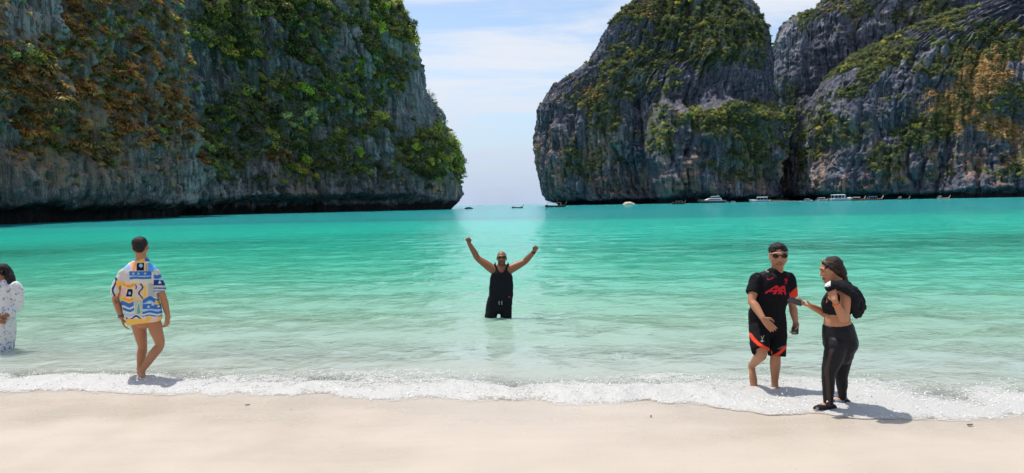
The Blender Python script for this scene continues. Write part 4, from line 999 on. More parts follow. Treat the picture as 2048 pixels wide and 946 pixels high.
# ---- man in the patterned shirt, seen from behind
def man_shirt():
    Y = 8.72
    def p(x, y, d=0): return W(x, y, Y + d)
    base = p(285, 750); base[2] = bed_z(base[0], base[1])
    root = person('man in colourful patterned shirt with bare legs, walking away in the shallows', base)
    Fw = unit(v3(.25, .97, 0)); R = np.cross(Fw, UP); sk = (0.37, 0.165, 0.082)
    B = Blob()
    hc = p(280.5, 494.5, 0); hF = unit(v3(-.24, .97, -.05)); h = .25
    hp, hR, hF, hU = head_parts(B, hc, hF, UP, h)
    B.tube([p(284, 535), p(283, 520), p(281, 500)], [.07, .062, .06]); traps(B, p(283, 527), p(247, 548), p(310, 547), .05, .05)
    B.tube([p(283, 528), p(280, 545), p(280, 575), p(283, 605), p(288, 626), p(289, 640)], [(.08, .065), (.17, .10), (.175, .115), (.155, .11), (.165, .125), (.15, .11)], side=R)
    S1, E1, W1 = p(246, 551, 0), p(231.5, 597, -.02), p(242.5, 634, .02); arm(B, S1, E1, W1); hand(B, W1, p(249, 656, .03) - W1, v3(.6, .4, .2), .35, thumb=-1)
    S2, E2, W2 = p(310, 551, 0), p(327, 597, 0), p(335.5, 630, .04); arm(B, S2, E2, W2); hand(B, W2, p(334, 654, .05) - W2, v3(-.8, .3, 0), .4, thumb=1)
    k1, a1 = p(285, 692, .10), p(280, 739, .06); leg(B, p(275, 636, .0), k1, a1, .98)
    k2, a2 = p(320, 689, .02), p(284, 741, -.14); leg(B, p(305, 634, -.01), k2, a2, .98)
    foot(B, a1, v3(.1, 1, 0), max(a1[2] - bed_z(a1[0], a1[1]), .07)); foot(B, a2, v3(-.6, .8, -.15), .10)
    V = B.fuse(.0058, 4, .45)
    def skin(v):
        c = skinvar(sk, 3)(v); head_paint(v, hc, hF, hU, h, c, sk)
        px, py = proj(v); t = strokes(px, py, [[(230, 604), (235, 605)], [(231, 600), (233, 607)]], .8); c[t & (v[:, 1] < Y)] *= .3
        return c
    part(root, 'body', V, M_SKIN, skin)
    Hb = Blob(); Hb.ell(hp(0, -.085, .185), (hR * .35 * h, hF * .40 * h, hU * .345 * h)); Hb.ell(hp(0, -.21, .0), (hR * .28 * h, hF * .25 * h, hU * .26 * h))
    part(root, 'hair', Hb.fuse(.006, 2), M_HAIR, lambda v: np.tile((.012, .010, .010), (len(v), 1)), wrinkle=lambda v: .006 * fbm(v[:, 0] * 70, v[:, 1] * 70, v[:, 2] * 40, oct=2, seed=2))
    sunglasses(root, hp, h)
    C = Blob()
    C.tube([p(284, 524), p(281, 534), p(279, 547), p(278, 575), p(281, 605), p(286, 626), p(289.5, 644)], [(.085, .07), (.155, .095), (.205, .125), (.228, .145), (.235, .152), (.236, .155), (.228, .152)], side=R, flat1=True); traps(C, p(283, 528), p(247, 549), p(310, 548), .06, .062)
    C.tube([p(249, 551), p(239, 566), p(231.5, 590)], [.068, .068, .066], flat1=True); C.tube([p(308, 551), p(316, 564), p(322.5, 584)], [.068, .069, .066], flat1=True)
    for k in range(9):   # collar roll
        q = k * math.pi / 8 + math.pi; a = hp(0, 0, 0)
    cc = p(284, 524); C.tube([cc + R * .075 * math.cos(q) + Fw * .065 * math.sin(q) + UP * .006 * math.sin(q) for q in np.linspace(math.pi * .75, math.pi * 2.25, 9)], [.016] * 9, n=8, sub=1)
    def pat(v):
        px, py = proj(v); u = (px - 210) * 5.9125; w = (py - 460) * 5.9125
        wav = 14 * np.sin(u / 26); c = np.tile((.62, .585, .53), (len(v), 1)).astype(float)
        BL, NV, OR, YE, PK, LB, CR, GR, BK, TL = (.035, .15, .42), (.02, .045, .17), (.72, .27, .06), (.75, .45, .10), (.66, .42, .36), (.30, .48, .68), (.64, .56, .38), (.42, .43, .39), (.012, .012, .02), (.10, .34, .36)
        def box(x0, x1, y0, y1, col, wv=0):
            m = (u > x0) & (u < x1) & (w + wv * wav / 14 > y0) & (w + wv * wav / 14 < y1); c[m] = col
        box(0, 800, 0, 372, BL); box(370, 470, 330, 385, YE); box(190, 300, 400, 470, LB, 10); box(300, 372, 365, 490, PK); box(330, 360, 380, 490, OR); box(375, 462, 388, 482, BK)
        c[((u - 425) ** 2 + (w - 420) ** 2) < 22 ** 2] = LB; box(462, 480, 380, 495, CR); box(480, 500, 395, 495, OR); box(505, 640, 395 , 500, (.10, .35, .70), 12)
        box(140, 292, 482, 622, (.55, .50, .48)); box(290, 552, 488, 540, BL); box(290, 552, 540, 553, LB); box(290, 552, 553, 582, BL, 3); box(300, 548, 582, 605, CR); box(300, 548, 605, 625, (.60, .60, .52))
        for q in (335, 395, 475): c[((u - q) ** 2 + (w - 515) ** 2) < 13 ** 2] = GR
        box(140, 340, 622, 680, YE, 14); box(215, 340, 640, 668, OR, 14); box(165, 262, 680, 790, PK); m = (u > 250 + (785 - w) * .25) & (u < 328) & (w > 700) & (w < 788); c[m] = BK
        box(285, 305, 730, 765, LB); box(195, 350, 792, 850, YE, 14); box(220, 345, 806, 830, OR, 14); box(195, 345, 850, 905, BL, 14); box(200, 345, 905, 925, (.6, .6, .58), 14); box(205, 345, 925, 960, BL, 14); box(215, 345, 985, 1015, LB, 10)
        box(338, 450, 625, 830, (.66, .47, .22)); box(350, 425, 640, 800, (.58, .50, .42)); box(450, 505, 630, 810, CR, 14); box(455, 490, 650, 800, YE, 18); box(505, 590, 630, 790, GR)
        z1 = 424 + 22 * np.sin((w - 640) / 23.); m = (np.abs(u - z1) < 11) & (w > 635) & (w < 815); c[m] = NV
        z2 = 358 + 12 * np.sin((w - 640) / 23.); m = (np.abs(u - z2) < 8) & (w > 640) & (w < 700); c[m] = NV
        box(445, 800, 800, 850, BL, 18); box(445, 800, 850, 872, LB, 18); box(445, 800, 872, 935, BL, 4); box(445, 800, 940, 958, LB, 8); box(445, 800, 958, 985, BL, 8); box(445, 800, 985, 1005, (.6, .6, .55), 8); box(445, 800, 1005, 1022, BL, 8); box(590, 660, 825, 872, YE, 10)
        for (q, r_) in ((515, 905), (565, 878), (630, 900)): m = (np.abs(u - q) < (w - r_ + 18) * .6) & (w < r_ + 14) & (w > r_ - 18); c[m] = (.62, .60, .55)
        box(350, 445, 832, 1030, (.42, .46, .36)); m = (np.abs(u - 398) < (w - 840) * .28) & (w > 845) & (w < 1010); c[m] = (.50, .52, .36); m = (np.abs(u - 398) < (w - 850) * .18) & (w > 870) & (w < 990); c[m] = TL
        box(240, 460, 1028, 1052, NV, 22); box(100, 460, 1052, 1300, YE); box(455, 760, 1022, 1300, (.70, .50, .40)); m = (u > 455) & (w > 1022) & (np.sin((u + w * .6) / 22) > .1); c[m] = YE
        sl = u < 170; m = sl & (w > 480); c[m] = (.56, .55, .50); z3 = 112 + 20 * np.sin((w - 540) / 36.); m = sl & (np.abs(u - z3) < 13) & (w > 540); c[m] = NV; m = sl & (u > 128) & (w > 600) & (np.sin(w / 24) > -.2); c[m] = YE
        sr = (u > 575) & (w < 730) & (w > 470); c[sr] = (.50, .52, .42); m = sr & (w + wav > 520) & (w + wav < 565); c[m] = BL; m = sr & (w + wav >= 565) & (w + wav < 590); c[m] = LB; m = sr & (w >= 590) & (w < 655); c[m] = NV; m = sr & (w >= 660) & (np.sin(w / 6) > 0); c[m] = BL
        m = sr & (np.abs(u - 650) < (w - 588) * .5) & (w > 592) & (w < 632); c[m] = (.6, .6, .6)
        return c
    part(root, 'shirt', C.fuse(.0056, 10), M_CLOTH, pat, wrinkle=folds(.011, 9, 5, 21))
    D = Blob(); D.tube([p(289, 606), p(289, 622), p(290, 632)], [(.17, .13), (.175, .14), (.13, .11)], side=R)
    part(root, 'swim_briefs', D.fuse(.012, 2), M_CLOTH, (.03, .05, .09))
    ring(root, 'wristband', W1 + unit(E1 - W1) * .02, E1 - W1, .031, .011, M_BLUEBAND); ring(root, 'wristband', W1 - unit(E1 - W1) * .005, E1 - W1, .031, .005, M_BAND)
man_shirt()

# ---- man cheering in the water
def man_cheer():
    Y = WZ(998, 640)[1]
    def p(x, y, d=0): return W(x, y, Y + d)
    base = p(1000, 640); base[2] = bed_z(base[0], base[1])
    root = person('bald man in black tank top, knee-deep with both fists raised', base)
    Fw = v3(0, -1, 0); R = np.cross(Fw, UP); sk = (0.25, 0.098, 0.046); B = Blob()
    hc = p(1003.5, 516.5, -.02); h = .252; hF = unit(v3(0, -1, .12)); hp, hR, hF, hU = head_parts(B, hc, hF, UP, h)
    B.tube([p(1003, 541), p(1003, 531), p(1003.5, 518)], [.078, .068, .064])
    B.tube([p(1003, 533), p(1003, 541), p(1003, 552), p(1003, 575), p(1002, 594), p(1000, 612)], [(.10, .07), (.165, .095), (.185, .12), (.195, .135), (.19, .13), (.18, .13)], side=R); traps(B, p(1003, 534), p(986, 538), p(1020, 538), .06, .06)
    S1, E1, W1 = p(983.5, 537), p(955.5, 516.5, .02), p(938.3, 487, -.05); S2, E2, W2 = p(1022.5, 537), p(1049, 523.5, .02), p(1068.5, 503, -.05)
    for (S, E, Wr, k) in ((S1, E1, W1, -1), (S2, E2, W2, 1)):
        B.tube([S * .4 + p(1003, 548) * .6, S, S + (E - S) * .45, E, E + (Wr - E) * .33, Wr], [.088, .082, .072, .055, .055, .036])
        hand(B, Wr, unit(Wr - E) + v3(.1 * -k, 0, .35), v3(-.25 * k, -1, 0), 1.35, .19, thumb=-k, wr=.03)
    for x, x2 in ((989, 981), (1013, 1013)):
        k_ = p(x2, 652); a_ = v3(k_[0] - (.01 if x2 < 1000 else -.01), k_[1] + .03, bed_z(k_[0], k_[1]) + .08)
        leg(B, p(x, 612), k_, a_, 1.08); foot(B, a_, v3(-.15 if x2 < 1000 else .2, -1, 0), .07)
    V = B.fuse(.0062, 4, .45)
    def skin(v):
        c = skinvar(sk, 5)(v); head_paint(v, hc, hF, hU, h, c, sk, .45)
        Q = (v - hc) / h; m = (Q @ hU > -.05) & (Q @ hU < .5) & (Q @ hF < .12) & (np.abs(Q @ hR) < .45) & (np.abs(Q @ hF) < .6); c[m] *= .62
        return c
    part(root, 'body', V, M_SKIN, skin)
    sunglasses(root, hp, h)
    C = Blob(); C.tube([p(1003, 530), p(1003, 538), p(1003, 546), p(1003, 556), p(1003, 575), p(1002, 592), p(1001, 601)], [(.135, .085), (.152, .108), (.168, .132), (.198, .142), (.215, .155), (.212, .155), (.215, .158)], side=R, flat1=True)
    def cut(v):
        px, py = proj(v); q = (px - 1003) / 112; nk = 546 - (q / .078) ** 2 * 10
        return (py < nk) & (np.abs(q) < .105)
    part(root, 'tank_top', C.fuse(.0065, 6, .6), M_CLOTH, NAVY, cut=cut, wrinkle=folds(.008, 10, 6, 31))
    D = Blob(); D.tube([p(1001, 594), p(1000, 604), p(999.5, 612)], [(.205, .145), (.230, .16), (.222, .155)], side=R, flat0=True)
    for (x0, x1) in ((987, 979.5), (1012, 1012.5)): D.tube([p(x0, 607), p((x0 + x1) / 2, 625), p(x1, 645)], [(.116, .12), (.108, .125), (.100, .125)], side=R, flat1=True)
    part(root, 'shorts', D.fuse(.007, 3, .5), M_CLOTH, NAVY, wrinkle=folds(.010, 9, 4, 33))
    K = Blob()
    for x in (998.3, 1003.6): K.tube([p(x, 602.5, -.17), p(x - .3, 606, -.175), p(x + .2, 609, -.175)], [.006, .006, .006], n=6, sub=2)
    link('drawstring', new_mesh('drawstring', np.array(K.V) - np.array(root.location), K.F, True, M_CORD), root)
    T = Blob(); q = p(1018.5, 594.2, -.145); T.ell(q, (v3(.022, 0, 0), v3(0, .006, 0), v3(0, 0, .008)), 8)
    link('hem_tag', new_mesh('hem_tag', np.array(T.V) - np.array(root.location), T.F, True, simple_mat('red_tag', (.5, .05, .03), .6)), root)
    w_ = ring(root, 'wristwatch', W2 + unit(E2 - W2) * .015, E2 - W2, .034, .017, M_WATCH, .007)
man_cheer()

# ---- man in black football kit
def man_kit():
    Y = 7.83
    def p(x, y, d=0): return W(x, y, Y + d)
    base = p(1545, 765); base[2] = bed_z(base[0], base[1])
    root = person('man in black football kit and sunglasses stepping out of the foam', base)
    Fw = unit(v3(.18, -.98, 0)); R = np.cross(Fw, UP); sk = (0.38, 0.178, 0.095); B = Blob()
    hc = p(1556.5, 512, -.03); h = .268; hF = unit(v3(-.17, -1, -.04)); hp, hR, hF, hU = head_parts(B, hc, hF, UP, h, 1.14)
    B.tube([p(1552, 552), p(1554, 540), p(1556, 518)], [.078, .066, .064])
    B.tube([p(1552, 546), p(1547, 556), p(1543, 580), p(1536, 610), p(1534, 635), p(1534, 650)], [(.075, .06), (.145, .09), (.165, .115), (.165, .12), (.18, .13), (.16, .11)], side=R)
    S1, E1, W1 = p(1513, 557, -.02), p(1503.5, 601, -.13), p(1526, 637, -.30); arm(B, S1, E1, W1, 1.08)
    hand(B, W1, p(1549, 662, -.34) - W1, v3(.55, .75, -.4), .28, .19, thumb=1)
    S2, E2, W2 = p(1577, 556), p(1585, 612, .05), p(1591, 643, -.02); arm(B, S2, E2, W2, 1.05)
    hand(B, W2, p(1590.5, 668, -.05) - W2, v3(-.75, -.5, 0), .75, .185, thumb=-1)
    kA, aA = p(1524, 707, -.22), p(1503.5, 731, .12); leg(B, p(1517, 650), kA, aA, 1.0)
    kB, aB = p(1551, 713, -.06), p(1549.5, 762, .0); leg(B, p(1553, 652), kB, aB, 1.0)
    foot(B, aA, unit(p(1507, 757, .06) - aA), .06, .20); zb = bed_z(aB[0], aB[1]); foot(B, aB, Fw, max(.07, aB[2] - zb))
    if aB[2] - zb > .08: B.tube([aB, v3(aB[0], aB[1], zb + .05)], [.037, .037])
    V = B.fuse(.0055, 4, .45)
    def skin(v):
        c = skinvar(sk, 7)(v); head_paint(v, hc, hF, hU, h, c, sk, .10); return c
    part(root, 'body', V, M_SKIN, skin)
    Hb = Blob(); Hb.ell(hp(0, -.06, .21), (hR * .365 * h, hF * .405 * h, hU * .325 * h)); Hb.ell(hp(0, -.20, .0), (hR * .30 * h, hF * .25 * h, hU * .26 * h)); Hb.ell(hp(0, .16, .37), (hR * .25 * h, hF * .17 * h, hU * .12 * h))
    for s in (-1, 1): Hb.ell(hp(.30 * s, .02, .10), (hR * .04 * h, hF * .12 * h, hU * .15 * h))
    part(root, 'hair', Hb.fuse(.0055, 2), M_HAIR, lambda v: np.tile((.010, .009, .009), (len(v), 1)), wrinkle=lambda v: .010 * fbm(v[:, 0] * 55, v[:, 1] * 55, v[:, 2] * 55, oct=2, seed=12))
    sunglasses(root, hp, h)
    c5 = lambda L_: [[(1480 + x / 4.507, 470 + y / 4.507) for x, y in s] for s in L_]
    c4 = lambda L_: [[(1460 + x / 2.427, 470 + y / 2.427) for x, y in s] for s in L_]
    axa = c5([[(233, 522), (262, 503), (328, 460)], [(328, 460), (320, 529)], [(270, 507), (322, 503)], [(338, 462), (372, 532)], [(382, 464), (304, 530)], [(347, 528), (397, 462)], [(397, 462), (407, 534)], [(368, 508), (402, 506)]])
    swoosh = c5([[(248, 393), (256, 402), (272, 399), (298, 386)]]); crest = c5([[(414, 392), (408, 408), (416, 420), (414, 436)], [(404, 398), (412, 410), (426, 396)], [(408, 436), (424, 434)], [(418, 420), (426, 410)]])
    def kit(v):
        px, py = proj(v); c = np.tile((.0095, .0095, .0115), (len(v), 1)).astype(float); fr = v[:, 1] < Y + .0
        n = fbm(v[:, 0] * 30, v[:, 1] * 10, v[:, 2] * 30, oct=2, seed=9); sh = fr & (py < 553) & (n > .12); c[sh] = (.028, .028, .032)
        RD = (.62, .022, .035)
        c[fr & strokes(px, py, axa, 1.45)] = RD; c[fr & strokes(px, py, swoosh, 1.0)] = (.42, .03, .05); c[fr & strokes(px, py, crest, .95)] = (.42, .02, .04)
        c[(px > 1578) & (py > 586 - (px - 1580) * .9)] = (.66, .05, .03)
        return c
    C = Blob(); C.tube([p(1552, 552), p(1549, 559), p(1547, 568), p(1543, 588), p(1536.5, 610), p(1534, 628)], [(.13, .085), (.185, .115), (.205, .132), (.195, .145), (.196, .147), (.203, .15)], side=R, flat1=True); traps(C, p(1553, 552), p(1514, 558), p(1576, 558), .07, .068)
    C.tube([p(1514, 558, -.02), p(1508.5, 572, -.05), p(1505.5, 587, -.09)], [.078, .075, .068], flat1=True); C.tube([p(1576, 558), p(1580, 572), p(1583, 592, .03)], [.074, .070, .062], flat1=True)
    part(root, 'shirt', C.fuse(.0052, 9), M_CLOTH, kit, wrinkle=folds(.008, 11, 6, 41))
    bandA = c4([[(98, 484), (120, 512), (150, 538), (184, 556)]]); bandB = c4([[(205, 592), (240, 575), (268, 545)]]); cr2 = c4([[(152, 492), (157, 502), (157, 516)], [(165, 488), (158, 504)], [(150, 514), (165, 514)]]); sw2 = c4([[(232, 553), (246, 549), (258, 540)]])
    def sht(v):
        px, py = proj(v); c = np.tile((.0095, .0095, .0115), (len(v), 1)).astype(float); fr = v[:, 1] < Y + .05
        c[fr & strokes(px, py, bandA, 3.6)] = (.72, .06, .025); c[fr & strokes(px, py, bandB, 3.1)] = (.72, .06, .025)
        c[fr & strokes(px, py, cr2, .8)] = (.42, .40, .28); c[fr & strokes(px, py, sw2, .6)] = (.22, .22, .22); return c
    D = Blob(); D.tube([p(1533.5, 618), p(1534, 634), p(1535, 652)], [(.195, .14), (.205, .15), (.205, .15)], side=R, flat0=True)
    D.tube([p(1517, 645), p(1519, 674, -.10), p(1521.5, 702, -.205)], [(.105, .12), (.105, .118), (.096, .112)], side=R, flat1=True); D.tube([p(1553, 645), p(1554, 680, -.02), p(1553.5, 712, -.04)], [(.10, .12), (.098, .115), (.086, .105)], side=R, flat1=True)
    part(root, 'shorts', D.fuse(.0062, 6), M_CLOTH, sht, wrinkle=folds(.008, 10, 5, 43))
    phone(p(1590, 661, -.075), v3(.85, -.5, .1), v3(.1, .2, 1), v3(.5, .85, 0), (.075, .085, .016), M_PHONE, 'black phone held low by the man in football kit')
man_kit()

# ---- woman in leggings looking down at a phone
def woman():
    Y = 7.0
    def p(x, y, d=0): return W(x, y, Y + d)
    base = p(1665, 822); base[2] = bed_z(base[0], base[1])
    root = person('woman in black crop top and leggings standing sideways, looking at a phone', base)
    Fw = unit(v3(-.97, .18, 0)); R = np.cross(Fw, UP); sk = (0.41, 0.188, 0.10); B = Blob()
    hc = p(1662, 540, 0); h = .238; hF = unit(v3(-.95, .20, -.22)); hp, hR, hF, hU = head_parts(B, hc, hF, UP, h)
    B.tube([p(1678, 580), p(1675, 566), p(1669, 546)], [.058, .052, .052])
    B.tube([p(1677, 570), p(1679, 580), p(1676, 604), p(1675, 628), p(1675, 645), p(1680, 688), p(1680, 700)], [(.07, .06), (.16, .085), (.15, .125), (.13, .112), (.14, .124), (.14, .125), (.12, .09)], side=R); traps(B, p(1677, 573), p(1689, 587, -.14), p(1674, 587, .14), .04, .042)
    S1, E1, W1 = p(1693, 588, -.17), p(1688, 640, -.22), p(1669, 600, -.26); arm(B, S1, E1, W1, .95); hand(B, W1, p(1663, 582, -.22) - W1, v3(.5, .8, .1), .85, .165, thumb=1)
    S2, E2, W2 = p(1672, 590, .17), p(1654, 628, .12), p(1619, 611, -.02); arm(B, S2, E2, W2, .9); hand(B, W2, p(1600, 606, -.05) - W2, v3(.1, -.15, 1), .45, .165, thumb=-1)
    kA, aA = p(1657, 747, -.10), p(1656.5, 808, -.06); leg(B, p(1676, 690, -.085), kA, aA, .74)
    kB, aB = p(1683, 752, .09), p(1685, 795, .14); leg(B, p(1686, 690, .085), kB, aB, .70)
    for a in (aA, aB): foot(B, a, v3(-1, -.2, 0), min(max(.06, a[2] - bed_z(a[0], a[1])), .13), .12)
    V = B.fuse(.0054, 4, .45)
    def skin(v):
        c = skinvar(sk, 9)(v); head_paint(v, hc, hF, hU, h, c, sk); return c
    part(root, 'body', V, M_SKIN, skin)
    HC = (.022, .013, .010)
    Hb = Blob(); Hb.ell(hp(0, -.10, .18), (hR * .365 * h, hF * .42 * h, hU * .36 * h)); Hb.ell(hp(0, -.30, -.06), (hR * .31 * h, hF * .25 * h, hU * .33 * h)); Hb.ell(hp(0, -.40, -.20), (hR * .20 * h, hF * .18 * h, hU * .20 * h)); Hb.ell(hp(0, .16, .34), (hR * .22 * h, hF * .13 * h, hU * .11 * h))
    for s in (-1, 1): Hb.tube([hp(.20 * s, .21, .33), hp(.335 * s, .06, .16), hp(.35 * s, -.16, -.10)], [.045 * h, .075 * h, .10 * h], n=8)
    br = [p(1684, 553, .02), p(1689, 562, .03), p(1693, 572, .02), p(1699, 581, -.0), p(1706, 590, -.01)]
    Hb.tube(br, [.048, .040, .036, .030, .016])
    def hcol(v):
        c = np.tile(HC, (len(v), 1)).astype(float); px, py = proj(v); n = fbm(v[:, 0] * 60, v[:, 1] * 60, v[:, 2] * 20, oct=2, seed=4); c[n > .1] = (.028, .016, .012); c[py > 575] = (.10, .05, .035); return c
    part(root, 'hair', Hb.fuse(.0054, 2), M_HAIR, hcol, wrinkle=lambda v: .007 * fbm(v[:, 0] * 30, v[:, 1] * 30, v[:, 2] * 75, oct=2, seed=15))
    # sunglasses pushed up on the hair
    G = Blob()
    for s in (-1, 1):
        G.ell(hp(.15 * s, .27, .445), (hR * .09 * h, (hU * .6 - hF * .5) * .05 * h, (hF * .5 + hU) * .018 * h), 10); G.tube([hp(.24 * s, .25, .43), hp(.34 * s, .08, .38), hp(.36 * s, -.10, .31)], [.009 * h] * 3, n=6, sub=2)
    G.tube([hp(-.06, .29, .45), hp(.06, .29, .45)], [.016 * h] * 2, n=6, sub=1)
    link('sunglasses', new_mesh('sunglasses', np.array(G.V) - np.array(root.location), G.F, True, M_FRAME), root, label='gold-rimmed sunglasses pushed up on her hair')
    C = Blob(); C.tube([p(1679, 578), p(1678, 588), p(1675, 606), p(1675, 618), p(1675, 627)], [(.145, .08), (.165, .108), (.165, .142), (.15, .134), (.138, .128)], side=R, flat1=True)
    C.tube([p(1660, 606, -.09), p(1656, 607, -.085)], [.062, .05]); C.tube([p(1660, 606, .09), p(1656, 607, .085)], [.062, .05])
    def cut(v):
        px, py = proj(v); return ((px - 1652) / 3.8) ** 2 + ((py - 600.5) / 6.5) ** 2 < 1
    part(root, 'crop_top', C.fuse(.0056, 3), M_CLOTH, NAVY, cut=cut, wrinkle=folds(.004, 12, 8, 51))
    D = Blob()
    D.tube([p(1675, 647), p(1677, 664), p(1681, 688), p(1681, 704)], [(.148, .136), (.165, .150), (.175, .162), (.15, .13)], side=R, flat0=True)
    for d_ in (-.085, .085): D.ell(p(1696, 690, d_), (v3(.085, 0, 0), v3(0, .09, 0), v3(0, 0, .10)))
    def lg(H, K, A, k): 
        D.tube([H, H + (K - H) * .5, K, K + (A - K) * .33, A], [.105 * k, .091 * k, .064 * k, .060 * k, .043 * k], flat1=True)
    lg(p(1673, 692, -.09), kA, p(1656.5, 812, -.06), 1.0); lg(p(1687, 694, .085), kB, p(1685, 797, .14), .92)
    stripe = [[(1668, 690), (1662, 705), (1657, 722), (1653, 742), (1655, 765), (1657, 790), (1657, 815)]]
    def leg_c(v):
        px, py = proj(v); c = np.tile((.010, .010, .013), (len(v), 1)).astype(float); m = strokes(px, py, stripe, 4.2) & (v[:, 1] < Y - .08) & (py > 698); c[m] = (.050, .033, .028); return c
    M_LEG = vc_mat('stretch_leggings', .55, .18, .1, 40)
    part(root, 'leggings', D.fuse(.0056, 22, .6), M_LEG, leg_c, wrinkle=folds(.0035, 9, 14, 53))
    Wc = Blob(); Wc.tube([p(1656, 577, -.20), p(1664, 570, -.20), p(1680, 570, -.19), p(1698, 579, -.17), p(1710, 594, -.12), p(1717, 611, -.08), p(1716, 626, -.06)], [(.03, .03), (.05, .035), (.085, .035), (.11, .05), (.10, .062), (.09, .06), (.055, .04)], side=v3(.2, 1, .3))
    Wc.tube([p(1700, 584, -.16), p(1706, 604, -.18), p(1712, 628, -.15)], [.05, .052, .035]); Wc.tube([p(1712, 596, -.07), p(1722, 612, -.05), p(1725, 618, -.04)], [.05, .04, .02])
    b = Wc.fuse(.006, 2)
    V_, F_, N_ = b; V_ = V_ + N_ * folds(.016, 16, 10, 57)(V_)[:, None]
    px, py = proj(V_); cc = np.tile(NAVY, (len(V_), 1)).astype(float); cc[(px < 1661) & (py < 573)] = (.65, .65, .66)
    bl = p(1700, 600, -.12)
    link('black_garment', new_mesh('garment', V_ - bl, F_, True, M_CLOTH, {'col': cc}), None, "black garment slung over the woman's near shoulder", 'garment', loc=bl)
    ring(root, 'wristband', W1 + unit(E1 - W1) * .045, E1 - W1, .034, .006, M_BAND)
    S = Blob()
    for a in (aA, aB):
        z0 = max(bed_z(a[0], a[1]), a[2] - .11)
        S.tube([v3(a[0] + .05, a[1], z0 + .03), v3(a[0] - .05, a[1] - .01, z0 + .035), v3(a[0] - .125, a[1] - .03, z0 + .028)], [(.040, .032), (.047, .036), (.042, .026)], side=R)
        z_ = a - UP * .0; S.tube([v3(a[0], a[1], z0 + .05), a + UP * .005], [.048, .046], flat1=True)
        part(root, 'beach_shoe', S.fuse(.006, 2), M_CLOTH, lambda v: np.where((fbm(v[:, 0] * 40, v[:, 1] * 40, v[:, 2] * 40, oct=2, seed=6) > .1)[:, None], np.array([[.16, .17, .20]]), np.array([[.015, .015, .02]]))); S = Blob()
    pc = p(1592, 603, -.06)
    phone(pc, v3(-.92, -.1, .37), v3(-.2, .82, -.54), v3(-.25, -.57, -.78), (.155, .078, .016), M_PHONE_B, 'navy phone held out flat by the woman')
woman()

# ---- girl in a floral dress at the left edge
def girl():
    Y = WZ(20, 706)[1]
    def p(x, y, d=0): return W(x, y, Y + d)
    base = p(8, 706); base[2] = bed_z(base[0], base[1])
    root = person('long-haired woman in white floral dress standing in the water, cut by the left edge', base)
    Fw = unit(v3(-.75, -.65, 0)); R = np.cross(Fw, UP); sk = (0.28, 0.115, 0.058); B = Blob()
    hc = p(1, 543, 0); h = .225; hF = unit(v3(-.85, -.5, -.1)); hp, hR, hF, hU = head_parts(B, hc, hF, UP, h)
    B.tube([p(8, 572), p(7, 562), p(4, 548)], [.055, .048, .048])
    B.tube([p(8, 566), p(9, 576), p(10, 600), p(10, 630), p(9, 665), p(8, 690)], [(.06, .05), (.135, .08), (.13, .10), (.115, .09), (.14, .11), (.13, .10)], side=R)
    S1, E1, W1 = p(30, 577, -.02), p(34, 612, .03), p(12, 632, -.18); arm(B, S1, E1, W1, .85); hand(B, W1, p(-4, 640, -.24) - W1, v3(-.2, .9, .3), .5, .16, thumb=1)
    S2, E2, W2 = p(-12, 574, 0), p(-22, 612, .0), p(-6, 638, -.2); arm(B, S2, E2, W2, .85); hand(B, W2, p(6, 646, -.26) - W2, v3(.2, .9, .3), .5, .16, thumb=-1)
    for x in (2, 16):
        k_ = p(x, 715, .02); a_ = v3(k_[0], k_[1] + .03, bed_z(k_[0], k_[1]) + .07); leg(B, p(x, 676), k_, a_, .85); foot(B, a_, Fw, .065, .15)
    V = B.fuse(.0065, 4, .45)
    def skin(v):
        c = skinvar(sk, 11)(v); head_paint(v, hc, hF, hU, h, c, sk); return c
    part(root, 'body', V, M_SKIN, skin)
    Hb = Blob(); Hb.ell(hp(0, -.10, .17), (hR * .37 * h, hF * .43 * h, hU * .37 * h)); Hb.tube([hp(0, -.32, .12), hp(-.05, -.42, -.25), p(22, 562, .02), p(29, 592, .0), p(28, 612, .0)], [(.075, .06), (.08, .065), (.08, .06), (.06, .04), (.03, .02)], side=hR)
    for s in (-1, 1): Hb.tube([hp(.2 * s, .26, .32), hp(.33 * s, .1, .14), hp(.35 * s, -.1, -.2)], [.05 * h, .075 * h, .09 * h], n=8)
    part(root, 'hair', Hb.fuse(.0065, 2), M_HAIR, (.014, .010, .009), wrinkle=lambda v: .007 * fbm(v[:, 0] * 70, v[:, 1] * 70, v[:, 2] * 12, oct=2, seed=17))
    C = Blob(); C.tube([p(8, 567), p(9, 574), p(10, 590), p(11, 612), p(10, 640), p(8, 672), p(6, 712)], [(.09, .07), (.16, .10), (.165, .12), (.155, .12), (.185, .14), (.19, .15), (.165, .135)], side=R, flat1=True)
    C.tube([p(29, 574), p(35, 590, .0), p(34, 610, .0), p(16, 629, -.15)], [.09, .088, .076, .058], flat1=True); C.tube([p(-10, 570), p(-20, 590), p(-22, 610), p(-9, 634, -.17)], [.07, .075, .07, .055], flat1=True)
    def dress(v):
        c = np.tile((.64, .63, .62), (len(v), 1)).astype(float)
        n = fbm(v[:, 0] * 52, v[:, 1] * 52, v[:, 2] * 46, oct=2, seed=61); n2 = fbm(v[:, 0] * 13, v[:, 1] * 13, v[:, 2] * 13, oct=2, seed=66)
        c[(n > .36)] = (.22, .26, .33); c[(n > .42) & (n2 > .1)] = (.32, .18, .26); lo = (v[:, 2] < .18) & (n > .05); c[lo] = (.16, .24, .40); return c
    part(root, 'dress', C.fuse(.0065, 8, .5), M_CLOTH, dress, wrinkle=folds(.012, 16, 4, 63, .1))
girl()
